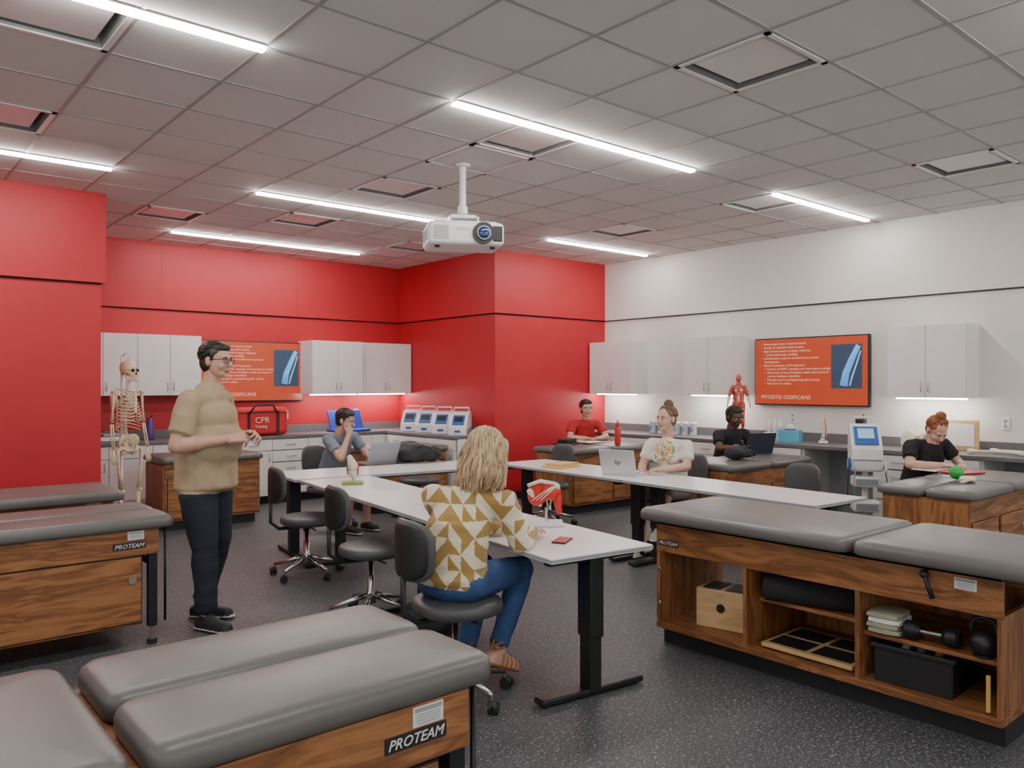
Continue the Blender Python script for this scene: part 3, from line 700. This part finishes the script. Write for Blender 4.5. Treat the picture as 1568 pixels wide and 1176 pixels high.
person('standing_instructor',(1.83,5.17),(.64,-.77),J,dict(b=1.26,belly=1,standing=1,arm=1.2,leg=1.34,foot=1.15,shirt=KHA,pants=NAVY,skin=SK1,shoe=SHB,sole=SOW,hair='short',hairmat=HD,glasses=1,smile=1,neck=1.15,face=1.08,sweep=-.8,hs=1.02,sleeve=.72,hem=-.05,hemd=.90,disp=.011))
J=dict(P=(0,-.01,.60),C=(.01,.05,.84),N=(.04,.13,1.045),H=(.075,.20,1.205),SL=(-.15,.05,.975),SR=(.205,.15,.965),
 ER=(.275,.20,.765),WR=(.20,.43,.775),EL=(-.20,.24,.80),WL=(.02,.46,.775),hdR=(-.25,1,-.02),hdL=(.4,1,0),cuR=15,cuL=15,
 KR=(.12,.46,.565),AR=(.09,.28,.19),KL=(-.10,.42,.565),AL=(-.06,.20,.17),fR=(.15,.8,-.35),fL=(0,.8,-.3),hy=-6,hp=-10)
wm=person('woman_in_patterned_fleece',(2.31,3.17),(.97,.30),J,dict(b=1.06,arm=1.05,shirt=mat_fleece(),pants=JEAN,skin=SK2,shoe=SK2,sole=TAN,hair='long',hairmat=HBL,hair2=HBL2,locks=700,sleeve=1,disp=.012,leg=1.05,glasses=1))
b=MB()
for A,f in((V((.09,.28,.19)),V((.15,.8,-.35))),(V((-.06,.20,.17)),V((0,.8,-.3)))):
    f=f.normalized();sd_=f.cross(V((0,0,1))).normalized();nm_=sd_.cross(f).normalized()
    if nm_.z<0:nm_=-nm_
    for k in range(4):
        c=A+f*(.015+.038*k)-nm_*(.058+.002*k);rx_=.043-.002*k;rz_=.038-.003*k+(.014 if k==0 else 0)
        b.tube([c+sd_*(rx_*math.cos(t))+nm_*(rz_*math.sin(t)) for t in[i*math.pi/9 for i in range(18)]],.0055,TAN,6,closed=True)
    for k in range(2):
        c=A+V((0,-.008*k,.012+.028*k));b.tube([c+V((.040*math.cos(t),.040*math.sin(t),.012*math.sin(t*1))) for t in[i*math.pi/9 for i in range(18)]],.0055,TAN,6,closed=True)
    b.tube([A+V((0,-.042,.05)),A-f*.05-nm_*.03,A-f*.05-nm_*.08],.007,TAN,6)
b.obj('sandal_straps',parent=wm)
J=seated(0,.16);J.update(H=(.02,.24,1.165),ER=(.20,.36,.78),WR=(.06,.33,1.02),EL=(-.25,.26,.80),WL=(-.12,.47,.775),hdR=(-.35,-.1,.9),huR=(0,1,.2),cuR=60,hdL=(.3,1,0),hy=22,hp=-14)
person('student_in_gray_tee',(4.05,7.76),(.25,-.97),J,dict(b=1.0,shirt=GRT,pants=KSH,shorts=1,skin=SK1,shoe=SHB,sole=SOW,hair='short',hairmat=HD,sweep=.3))
J=seated(.03,.10);J.update(ER=(.26,.22,.83),WR=(.08,.40,.83),EL=(-.26,.22,.83),WL=(-.06,.43,.83),hdR=(-.8,.5,0),hdL=(.8,.4,0))
J['KR']=(.12,.26,.54);J['KL']=(-.12,.26,.54);J['AR']=(.13,.20,.105);J['AL']=(-.13,.20,.105)
person('student_in_red_tee',(7.80,7.66),(-.45,-.89),J,dict(b=1.0,shirt=RDT,pants=NAVY,skin=SK1,shoe=SHB,sole=SOW,hair='short',hairmat=HD))
J=seated(0,.08);J.update(N=(0,.10,1.04),H=(.0,.13,1.225),ER=(.235,.16,.77),WR=(.13,.34,.69),EL=(-.22,.16,.79),WL=(-.08,.40,.78),hdR=(-.5,1,-.2),hdL=(.6,1,0),hy=-14,hp=0,
 KR=(.12,.42,.545),AR=(.05,.50,.105),KL=(-.14,.42,.56),AL=(-.17,.62,.33),fR=(.1,1,0))
J['fL']=(-.1,.95,-.2)
person('student_in_white_tee',(6.03,4.74),(-.97,-.22),J,dict(b=.98,shirt=mat_tee(),pants=KSH,shorts=1,skin=SK2,shoe=SHW,sole=SOW,hair='bun',hairmat=HBR,bust=1,neck=.9))
J=seated(0,.12);J.update(H=(0,.17,1.17),ER=(.25,.22,.83),WR=(.10,.42,.84),EL=(-.25,.22,.83),WL=(-.10,.42,.84),hp=-12)
J['KR']=(.12,.26,.54);J['KL']=(-.12,.26,.54);J['AR']=(.13,.20,.105);J['AL']=(-.13,.20,.105)
person('student_in_black_sweater',(7.84,5.40),(-.30,-.95),J,dict(b=1.02,shirt=BKT,pants=NAVY,skin=SK3,shoe=SHB,sole=SHB,hair='short',hairmat=HBK,lip=(.12,.04,.03)))
J=seated(.02,.14);J.update(N=(0,.16,1.02),H=(0,.245,1.135),ER=(.27,.22,.83),WR=(.10,.42,.84),EL=(-.27,.22,.83),WL=(-.10,.42,.83),hdR=(-.5,.9,0),hdL=(.7,.7,0),cuR=45,hp=-38,hy=-10)
J['KR']=(.12,.26,.54);J['KL']=(-.12,.26,.54);J['AR']=(.13,.20,.105);J['AL']=(-.13,.20,.105)
person('student_in_black_tee',(7.62,3.17),(-.42,-.9),J,dict(b=.98,shirt=BKT,pants=NAVY,skin=SK2,shoe=SHB,sole=SHB,hair='bun',hairmat=HRD,down=1,bust=1,neck=.9))
# ------------------------------------------------------------------ skeleton model
def skeleton(loc,yaw):
    b=MB();B=BONE
    b.lathe([(.03,.0),(.03,.05),(.012,.06),(.012,1.78)],(0,-.10,.05),WHP,12)
    for i in range(5):
        t=rad(72*i);b.tube([(0,-.10,.07),(.25*math.cos(t),-.1+.25*math.sin(t),.055)],.014,CHROME);b.ell((.26*math.cos(t),-.1+.26*math.sin(t),.028),(.026,.026,.028),BLKP,10,8)
    b.tube([(0,-.1,1.82),(0,-.05,1.86),(0,0,1.84),(0,0,1.78)],.006,WHP,6)
    b.ell((0,-.015,1.71),(.072,.09,.078),B);b.ell((0,.04,1.655),(.052,.045,.045),B);b.box((0,.055,1.615),(.07,.055,.012),BONE2,.005)
    b.tube([(-.055,-.01,1.65),(-.05,.02,1.605),(-.02,.08,1.59),(.02,.08,1.59),(.05,.02,1.605),(.055,-.01,1.65)],.012,B)
    for s in(-1,1):b.ell((s*.028,.073,1.685),(.018,.014,.017),DARK);b.tube([(s*.05,.06,1.66),(s*.068,.02,1.665),(s*.07,-.02,1.67)],.007,B)
    b.ell((0,.083,1.655),(.009,.01,.015),DARK)
    def spy(z):return -.03-.03*math.sin((z-.95)*7)
    for i in range(26):
        z=.98+i*.0235;b.cyl((0,spy(z),z),(0,spy(z),z+.016),.022-.008*(i/26),B,n=12);b.box((0,spy(z)-.03,z+.008),(.008,.03,.012),B,.003);b.box((0,spy(z)-.012,z+.008),(.055,.01,.01),B,.003)
    for i in range(11):
        z=1.47-i*.033;w=.075+.06*math.sin(min(1,i/7)*math.pi/2);dp=.08+.035*math.sin(min(1,i/7)*1.5)
        for s in(-1,1):
            pts=[];mx=160 if i<8 else 100
            for k in range(10):
                a=rad(mx*k/9);pts.append((s*w*math.sin(a),-.03-dp*math.cos(a)*.75+.02,z-.055*(k/9)))
            if i<8:pts.append((s*.012,.075,z-.035))
            b.tube(pts,.0055,B,6)
    b.box((0,.078,1.36),(.03,.01,.19),BONE2,.005)
    for s in(-1,1):
        b.tube([(s*.015,.07,1.47),(s*.08,.05,1.49),(s*.17,-.02,1.50)],.008,B)
        b.prism([(-.10,1.47),(-.075,1.36),(-.09,1.30),(-.11,1.42)],s*.06,s*.14,B)
        b.ell((s*.175,-.02,1.47),(.024,.024,.026),B)
        b.tube([(s*.18,-.02,1.46),(s*.19,-.02,1.30),(s*.20,-.02,1.17)],[.015,.011,.018],B)
        for o in(-.012,.012):b.tube([(s*.20+o,-.02,1.155),(s*.21+o*1.3,.0,1.03),(s*.215+o,.02,.91)],[.011,.007,.010],B)
        for k in range(5):
            x=s*.215+(k-2)*.014;b.tube([(s*.215,.02,.90),(x,.025,.83),(x*1.02,.03,.80),(x*1.02,.035,.75+abs(k-2)*.01)],[.006,.005,.006,.004],B,6)
        b.ell((s*.075,-.03,.985),(.062,.022,.07),B,R=Matrix.Rotation(rad(-30*s),3,'Y')@Matrix.Rotation(rad(35*s),3,'Z'))
        b.tube([(s*.10,-.01,.93),(s*.06,.03,.885),(s*.01,.045,.89)],.013,B);b.tube([(s*.09,-.03,.93),(s*.06,-.03,.85),(s*.03,.02,.87)],.011,B)
        b.ell((s*.10,0,.91),(.024,.024,.024),B);b.tube([(s*.10,0,.91),(s*.15,0,.89),(s*.14,.01,.70),(s*.11,.01,.50)],[.016,.018,.013,.024],B)
        b.ell((s*.11,.035,.49),(.018,.01,.02),BONE2);b.tube([(s*.11,0,.47),(s*.11,0,.30),(s*.11,0,.12)],[.024,.013,.017],B);b.tube([(s*.14,-.01,.46),(s*.145,-.01,.12)],.007,B)
        b.cap((s*.11,-.05,.075),(s*.11,.05,.09),.024,.02,B)
        for k in range(5):b.tube([(s*.11,.05,.09),(s*.11+(k-2)*.014,.12,.07),(s*.11+(k-2)*.016,.17,.06)],[.008,.006,.006],B,6)
    b.box((0,-.05,.93),(.06,.03,.11),B,.012)
    b.obj('anatomical_skeleton_model',(loc[0],loc[1],0),yaw)
skeleton((2.22,8.50),yf(.5,-.85))
e=empty('muscle_anatomy_figure',(8.26,5.50,CT),rad(yf(-.8,-.6)));s=.43
B=Body()
def q(x,y,z):return(x*s,y*s,z*s+.02)
B.ell(q(0,0,.98),(.15*s,.11*s,.12*s),'m');B.cap(q(0,0,1.0),q(0,0,1.3),.14*s,.16*s,'m',side=(1,0,0),sb=.7);B.cap(q(0,0,1.3),q(0,0,1.45),.17*s,.1*s,'m',side=(1,0,0),sb=.65);B.cap(q(0,0,1.45),q(0,.01,1.58),.055*s,.05*s,'m')
B.ell(q(0,.01,1.68),(.075*s,.09*s,.11*s),'m');B.ell(q(0,.09,1.66),(.012*s,.02*s,.02*s),'m')
for t in(-1,1):
    B.cap(q(t*.16,0,1.43),q(t*.25,0,1.18),.06*s,.045*s,'m');B.cap(q(t*.25,0,1.18),q(t*.30,.08,.95),.045*s,.028*s,'w');B.cap(q(t*.30,.08,.94),q(t*.31,.1,.84),.03*s,.02*s,'m',side=(0,1,0),sb=.5)
    B.cap(q(t*.09,0,.95),q(t*.11,.01,.52),.09*s,.055*s,'m');B.cap(q(t*.11,.01,.5),q(t*.12,-.01,.1),.06*s,.03*s,'m');B.ell(q(t*.11,.04,.51),(.03*s,.02*s,.035*s),'w');B.cap(q(t*.12,-.02,.05),q(t*.13,.15,.03),.035*s,.028*s,'w')
    B.ell(q(t*.035,.08,1.70),(.014*s,.012*s,.012*s),'w')
    B.ell(q(t*.07,.09,1.33),(.05*s,.03*s,.03*s),'w');B.ell(q(t*.10,.07,.75),(.02*s,.03*s,.09*s),'w')
B.ell(q(0,.09,1.12),(.035*s,.03*s,.12*s),'w')
B.build('figure',{'m':MUSC,'w':BONE2},e,.006,1)
b=MB();b.cyl((0,.01,0),(0,.01,.02),.10,WHP);b.obj('stand',parent=e)
# ------------------------------------------------------------------ props
def laptop(loc,yaw,col,name='laptop',ang=105,logo=None,scr=BLKP):
    b=MB();b.box((0,0,.009),(.34,.23,.016),col,.004);b.box((0,.02,.018),(.29,.11,.002),BLKP);b.box((0,-.07,.018),(.1,.06,.002),GRP)
    M=Matrix.Translation((0,.115,.016))@Matrix.Rotation(rad(90-ang),4,'X')
    b.box((0,0,.115),(.34,.008,.23),col,.003,M);b.box((0,-.0045,.115),(.32,.002,.205),scr,0,M)
    if logo:
        M2=M@Matrix.Translation((0,.0045,.115))@Matrix.Rotation(rad(180),4,'Z')@Matrix.Rotation(rad(90),4,'X');b.text(logo,.06,M2@Matrix.Translation((0,-.02,0)),BLKP,align='CENTER',shear=.25)
    b.obj(name,loc,yaw)
SILV=mat('silver_aluminium',(.68,.68,.70),.35,.2)
laptop((5.44,4.82,TZ),108,SILV,'silver_laptop',108,'hp')
laptop((4.24,7.15,TZ),178,GRP,'open_laptop',115,scr=BLUE)
laptop((7.66,4.92,.79),155,mat('dark_laptop_shell',(.03,.035,.06),.4),'dark_laptop',110)
def backpack(loc,yaw,s=1,mt=BAGM,name='backpack'):
    B=Body();B.cap((-.15*s,0,.09*s),(.14*s,0,.09*s),.10*s,.085*s,'b',side=(0,1,0),sa=1.4,sb=.85);B.ell((-.05*s,-.06*s,.10*s),(.13*s,.09*s,.085*s),'b');B.ell((.12*s,.05*s,.07*s),(.10*s,.09*s,.07*s),'b')
    e=empty(name,loc,rad(yaw));B.build('bag',{'b':mt},e,.008*s,2,disp={'b':.022*s})
    b=MB();b.tube([(-.1*s,-.1*s,.15*s),(-.02*s,-.16*s,.19*s),(.08*s,-.12*s,.15*s)],.008,BLKP);b.tube([(.12*s,-.1*s,.12*s),(.22*s,-.13*s,.05*s),(.26*s,0,.012*s),(.2*s,.08*s,.03*s)],.01,BLKP);b.tube([(-.14*s,.02,.19*s),(0,.03,.195*s),(.13*s,.03,.17*s)],.004,GRP);b.obj('straps',parent=e)
backpack((4.66,6.95,TZ),-20,1.0);backpack((2.86,4.15,0),60,1.15,name='floor_backpack');backpack((6.95,4.62,.79),10,.75,name='duffel_bag')
b=MB();b.box((0,0,.19),(.72,.34,.36),REDF,.06,seg=4);b.tube([(-.345,-.172,.30),(0,-.178,.31),(.345,-.172,.30)],.006,BLKP)
for x in(-.2,.2):b.box((x,-.172,.17),(.04,.008,.30),BLKP,.002)
b.tube([(-.2,-.172,.28),(-.12,-.19,.40),(.12,-.19,.40),(.2,-.172,.28)],.012,BLKP)
T=Matrix.Translation((-.12,-.178,.17))@Matrix.Rotation(rad(90),4,'X');b.text("CPR",.11,T,PAPER,.002);b.text("Training",.05,T@Matrix.Translation((0,-.06,0)),PAPER,.002)
b.obj('red_training_bag',(4.16,10.0,CT),4)
b=MB();b.box((0,0,.02),(.52,.34,.035),BLUB,.01);b.box((0,.10,.16),(.52,.03,.30),BLUB,.01,rx=-25);b.obj('blue_wedge_cushion',(5.50,10.02,CT),0)
def unit(loc,yaw):
    b=MB();b.prism([(-.17,0),(.17,0),(.17,.25),(.10,.30),(-.02,.27),(-.16,.10)],-.12,.12,WHP);b.prism([(-.165,.005),(.165,.005),(.165,.10),(-.16,.06)],-.124,.124,GRP)
    M=Matrix.Translation((0,-.092,.19))@Matrix.Rotation(rad(50.5),4,'X');b.box((0,0,.0),(.16,.16,.012),BLUE,.003,M);b.box((0,.01,.006),(.12,.08,.008),BLKP,.002,M)
    b.tube([(-.1,.08,.28),(-.1,.08,.35),(.1,.08,.35),(.1,.08,.28)],.012,WHP);b.box((0,-.165,.045),(.08,.02,.03),BLUE,.004)
    b.obj('cold_therapy_unit',loc,yaw)
for i in range(4):unit((6.32,9.66-i*.39,CT+.002),-50)
b=MB()
b.cyl((0,0,.06),(0,0,.75),.035,WHP)
for i in range(5):
    t=rad(72*i);b.tube([(0,0,.10),(.25*math.cos(t),.25*math.sin(t),.065)],[.03,.018],WHP);b.ell((.25*math.cos(t),.25*math.sin(t),.03),(.028,.028,.03),BLKP,10,8)
for z in(.36,.60):b.box((0,-.02,z),(.30,.26,.10),WHP,.02);b.box((0,-.152,z),(.24,.006,.06),GRP)
b.box((0,0,.76),(.36,.32,.12),WHP,.03,seg=3)
b.prism([(-.18,.82),(.16,.82),(.14,1.12),(.05,1.16),(-.16,.92)],-.17,.17,WHP)
M=Matrix.Translation((0,-.065,1.045))@Matrix.Rotation(rad(48.8),4,'X');b.box((0,0,.004),(.26,.22,.012),BLUE,.003,M);b.box((0,.02,.011),(.18,.12,.006),mat('device_screen',(.3,.5,.6),.2,emit=(.3,.5,.6),es=.4),0,M)
b.tube([(-.1,.1,1.14),(-.1,.1,1.22),(.1,.1,1.22),(.1,.1,1.14)],.012,WHP)
for k,x in enumerate((-.18,-.12,.17,.2)):b.tube([(x,-.1,.82),(x*1.2,-.2,.70-k*.03),(x*1.25,-.19,.45),(x,-.17,.40+k*.04)],.006,[BLKP,GRP,BLKP,WHP][k])
b.ell((-.2,-.19,.78),(.02,.02,.06),BLUE);b.ell((.2,-.17,.74),(.02,.02,.05),WHP)
o=b.obj('ultrasound_therapy_cart',(7.68,3.68,0),-55);o.scale=(.82,.82,1)
def shoulder(loc,yaw):
    b=MB();b.box((0,0,.01),(.16,.12,.02),WHP,.006);b.cyl((0,0,.02),(0,0,.09),.008,CHROME)
    b.ell((.02,0,.17),(.05,.04,.045),REDP,e1=.9);b.ell((-.04,.01,.16),(.05,.018,.065),REDP,R=Matrix.Rotation(rad(20),3,'Y'));b.cap((.05,0,.15),(.06,0,.07),.022,.016,REDP)
    b.tube([(-.09,.0,.20),(-.03,-.02,.225),(.04,-.015,.21)],.010,BONE2);b.ell((.045,-.01,.195),(.02,.022,.02),BONE2);b.cap((-.08,.0,.17),(-.03,.02,.10),.016,.01,BONE2)
    for i in range(3):b.tube([(-.07+i*.02,-.035,.13),(-.02+i*.015,-.042,.17),(.03+i*.008,-.035,.20)],.003,BONE2,6)
    o=b.obj('shoulder_muscle_model',loc,yaw);o.scale=(1.2,1.2,1.15)
shoulder((3.14,3.38,TZ),-40)
b=MB();b.box((0,0,.009),(.15,.11,.016),OLV,.006);b.cyl((0,0,.02),(0,0,.06),.008,CHROME)
b.cap((-.02,0,.17),(.0,0,.12),.022,.036,BONE2);b.cap((.0,0,.075),(.01,0,.05),.034,.02,BONE2);b.ell((.0,-.005,.098),(.036,.032,.012),LBLUE);b.ell((.0,-.042,.11),(.018,.01,.022),BONE)
for s_ in(-1,1):b.tube([(s_*.034,0,.13),(s_*.038,0,.10),(s_*.032,0,.06)],.006,REDP,6)
o=b.obj('knee_joint_model',(3.22,5.80,TZ),-30);o.scale=(1.15,1.15,1.25)
b=MB();b.box((0,0,.012),(.34,.22,.024),YEL,.003);b.box((.04,.02,.034),(.30,.2,.018),LWOOD,.003);b.obj('textbook_stack',(5.42,5.62,TZ),10)
b=MB();b.box((0,0,.004),(.075,.15,.008),BLKP,.003);b.box((0,0,.009),(.068,.14,.001),REDP);b.obj('smartphone',(2.88,2.98,TZ),-60)
b=MB();b.box((0,0,.004),(.22,.28,.008),PAPER,.001);b.box((0,0,.009),(.2,.26,.003),BLUE,.001,rz=4);b.obj('notebook',(2.98,3.72,TZ),20)
b=MB();b.box((0,0,.008),(.22,.3,.012),REDP,.002);b.box((.27,.02,.005),(.22,.28,.008),PAPER,.001,rz=10);b.obj('notebook',(7.28,2.66,.792),70)
b=MB();b.box((0,0,.006),(.21,.28,.01),PAPER,.001);b.box((.3,.04,.005),(.21,.28,.008),PAPER,.001,rz=14);b.obj('notebook',(7.45,7.15,.792),80)
b=MB();b.box((0,0,.012),(.3,.2,.022),BLKP,.004);b.box((.02,0,.05),(.22,.15,.055),BLKP,.01);b.obj('black_equipment_case',(6.95,7.12,.79),10)
b=MB();b.ell((0,0,.055),(.055,.055,.055),GRN,24,16)
for k in range(5):b.tube([(.0555*math.cos(t)*math.cos(rad(-60+30*k)),.0555*math.sin(t)*math.cos(rad(-60+30*k)),.055+.0555*math.sin(rad(-60+30*k))) for t in[i*math.pi/10 for i in range(20)]],.0012,GRN,5,closed=True)
b.obj('green_therapy_ball',(6.80,2.52,.79),0)
b=MB();b.ell((0,0,.022),(.09,.06,.022),BONE2,e1=.8,e2=.8);b.tube([(-.09,0,.02),(-.14,.02,.012),(-.16,.05,.01)],.01,BONE2);b.obj('bone_fragment_model',(6.70,2.40,.79),20)
b=MB();b.lathe([(.036,0),(.038,.01),(.038,.19),(.03,.215),(.024,.225),(.026,.23),(.026,.27),(.015,.28)],(0,0,0),REDP);b.tube([(-.02,0,.27),(0,0,.31),(.02,0,.27)],.005,BLKP,6);b.obj('red_water_bottle',(7.46,6.72,.79),0)
for i in range(6):
    b=MB();b.lathe([(.042,0),(.045,.01),(.042,.14),(.048,.145),(.048,.17),(.012,.175)],(0,0,0),WHP,20);b.box((0,-.044,.07),(.04,.003,.06),LBLUE);b.obj('wipes_canister',(8.48,7.0-i*.135,CT),-90)
b=MB();b.box((0,0,.07),(.24,.13,.14),LBLUE,.004);b.ell((0,0,.145),(.07,.03,.006),DARK);b.ell((0,0,.17),(.05,.02,.04),PAPER,12,8);b.obj('tissue_box',(8.36,4.88,CT),-80)
b=MB();b.box((0,0,.02),(.10,.08,.03),WHP,.006)
for i in range(9):b.lathe([(.022,0),(.028,.006),(.028,.018),(.022,.024)],(.012*math.sin(i*.7),0,.04+i*.028),BONE2,14);b.box((.012*math.sin(i*.7),.03,.05+i*.028),(.008,.03,.012),BONE2,.003)
b.tube([(.02,-.03,.05),(.03,-.03,.15),(.015,-.03,.29)],.005,REDP,6);b.obj('spine_segment_model',(8.40,4.50,CT),-60)
b=MB()
b.box((0,0,.05),(.20,.15,.10),WHP,.01);b.box((0,-.076,.06),(.12,.004,.05),BLUE)
for x in(-.07,0,.07):b.lathe([(.025,.1),(.025,.22),(.01,.23),(.01,.26)],(x,.02,0),WHP,14)
b.obj('lotion_bottle_tray',(8.45,5.14,CT),-85)
b=MB()
for s_ in(-1,1):b.ell((s_*.10,0,.11),(.085,.03,.10),BONE2,R=Matrix.Rotation(rad(-25*s_),3,'Y')@Matrix.Rotation(rad(40*s_),3,'Z'));b.tube([(s_*.11,-.03,.07),(s_*.06,-.09,.04),(0,-.10,.045)],.014,BONE2);b.ell((s_*.12,-.02,.05),(.03,.03,.03),BONE)
b.box((0,.03,.10),(.09,.04,.12),BONE,.02);b.obj('pelvis_bone_model',(8.36,3.46,CT),-80)
def longbone(loc,yaw,L):
    b=MB();b.tube([(-L/2,0,.03),(-L/2+.06,0,.032),(0,.01,.035),(L/2-.06,0,.032),(L/2,0,.03)],[.026,.014,.012,.014,.024],BONE2,10)
    for s_ in(-1,1):
        for t in(-1,1):b.ell((s_*L/2,t*.017,.03),(.024,.02,.026),BONE2,12,8)
    b.obj('long_bone_model',loc,yaw)
longbone((8.26,2.72,CT),-82,.42);longbone((8.42,2.62,CT),-95,.36);longbone((8.30,2.22,CT),-88,.38)
b=MB();b.box((0,0,.16),(.36,.02,.30),LWOOD,.004);b.box((0,-.012,.16),(.28,.004,.22),PAPER);b.box((0,.05,.01),(.2,.1,.02),LWOOD);b.obj('framed_picture',(8.58,3.15,CT),-90)
b=MB();b.box((0,0,.15),(.10,.08,.28),BLKP,.01);b.box((0,-.042,.2),(.07,.004,.05),LBLUE);b.tube([(.03,0,.28),(.03,0,.34)],.006,BLKP);b.obj('charging_speaker',(8.50,4.12,CT),-90)
b=MB();b.box((0,0,.03),(.34,.26,.05),WHP,.01);b.box((.02,0,.075),(.28,.22,.03),GRP,.006);b.tube([(-.15,.05,.06),(-.2,.0,.15),(-.1,-.05,.12)],.006,BLKP);b.obj('folded_equipment_tray',(2.45,10.1,CT),0)
b=MB();b.lathe([(.05,0),(.055,.02),(.05,.2),(.03,.22),(.03,.26)],(0,0,0),mat('purple_bottle',(.08,.03,.2),.4),18);b.tube([(0,0,.26),(.03,0,.30),(.05,0,.28)],.006,BLKP);b.obj('spray_bottle',(2.85,10.05,CT),0)
b=MB();b.box((0,0,.11),(.30,.22,.22),LWOOD,.003);b.cyl((0,-.1105,.12),(0,-.114,.12),.025,DARK)
b.box((-.07,0,.222),(.10,.17,.006),BLKP);b.box((.07,0,.222),(.10,.17,.006),BLKP);b.obj('plywood_step_box',(3.98,2.72,.137),-78)
b=MB();b.lathe([(.028,-.23),(.072,-.23),(.075,-.225),(.075,.225),(.072,.23),(.028,.23)],(0,0,0),mat('black_foam',(.02,.02,.022),.9,bump=.5,bs=150));o=b.obj('foam_roller');o.rotation_euler=(rad(90),0,rad(16));o.location=(3.90,2.16,.456)
b=MB();b.box((0,0,.022),(.50,.40,.022),LWOOD,.003)
for x in(-.12,.12):
    for y in(-.09,.09):b.box((x,y,.034),(.21,.15,.004),BLKP,0)
b.box((0,.13,.006),(.44,.03,.012),LWOOD);b.box((0,-.13,.006),(.44,.03,.012),LWOOD)
o=b.obj('wooden_slant_board',(3.97,2.12,.137),-90)
b=MB()
for i in range(4):
    zc=.02+i*.024;m_=[TOWEL,TOWEL,PAPER,TOWEL][i]
    for k in(-1,1):b.ell((.004*(-1)**i,0,zc+k*.005),(.08,.10,.009),m_,20,8,e1=.6,e2=.45)
    b.cyl((-.07+.004*(-1)**i,-.085,zc),(.07+.004*(-1)**i,-.085,zc),.011,m_,n=10)
b.obj('folded_towels',(3.86,1.73,.357),-84)
b=MB();b.cyl((-.07,0,.05),(.07,0,.05),.014,STEEL)
for s_ in(-1,1):
    b.cyl((s_*.055,0,.05),(s_*.075,0,.05),.035,BLACK,.048,n=6);b.cyl((s_*.075,0,.05),(s_*.125,0,.05),.052,BLACK,n=6);b.cyl((s_*.125,0,.05),(s_*.14,0,.05),.05,BLACK,.036,n=6)
o=b.obj('hex_dumbbell',(3.82,1.52,.362),-84);o.scale=(.85,.9,.9)
b=MB();b.ell((0,0,.06),(.06,.06,.058),BLACK,20,14);b.cyl((0,0,0),(0,0,.012),.04,BLACK);b.tube([(-.04,0,.085),(-.05,0,.13),(-.035,0,.162),(0,0,.172),(.035,0,.162),(.05,0,.13),(.04,0,.085)],.011,BLACK,10);b.obj('kettlebell',(3.81,1.30,.36),-80)
b=MB()
for s_,(c,d) in enumerate((((0,-.14,.09),(.34,.008,.18)),((0,.14,.09),(.34,.008,.18)),((-.17,0,.09),(.008,.28,.18)),((.17,0,.09),(.008,.28,.18)),((0,0,.006),(.34,.28,.01)))):b.box(c,d,BLKP,.003)
b.box((0,-.15,.17),(.37,.02,.02),BLKP,.004);b.box((0,.15,.17),(.37,.02,.02),BLKP,.004);b.box((-.18,0,.17),(.02,.30,.02),BLKP,.004);b.box((.18,0,.17),(.02,.30,.02),BLKP,.004)
for x,m_ in((-.1,WHP),(-.03,GRP),(.05,YEL),(.11,BLKP)):b.cap((x,-.04,.05),(x+.02,.03,.17),.022,.018,m_)
b.obj('black_storage_bin',(3.93,1.60,.137),-88)
# ------------------------------------------------------------------ world, camera
w=bpy.data.worlds.new('world');bpy.context.scene.world=w;w.use_nodes=True
bg=w.node_tree.nodes['Background'];bg.inputs[0].default_value=(1,.97,.93,1);bg.inputs[1].default_value=1.5
for nm,lc,rt,sx,sy in(('window_portal',((X0+XR)/2,Y0-.14,1.7),(rad(90),0,0),XR-X0-.7,2.5),('window_portal_side',(X0-.14,Y0+3.55,1.7),(rad(90),0,rad(-90)),6.4,2.5)):  # portals guide world light through the added, unseen fill openings
    ld=bpy.data.lights.new(nm,'AREA');ld.shape='RECTANGLE';ld.size=sx;ld.size_y=sy;ld.cycles.is_portal=True
    lo=bpy.data.objects.new(nm,ld);bpy.context.scene.collection.objects.link(lo);lo.location=lc;lo.rotation_euler=rt
cam=bpy.data.cameras.new('camera');cam.sensor_width=36;cam.lens=27.87;cam.clip_start=.05
co=bpy.data.objects.new('camera',cam);bpy.context.scene.collection.objects.link(co)
co.location=(0,0,1.55);co.rotation_euler=(rad(90),0,math.atan2(-.648,.7615));bpy.context.scene.camera=co
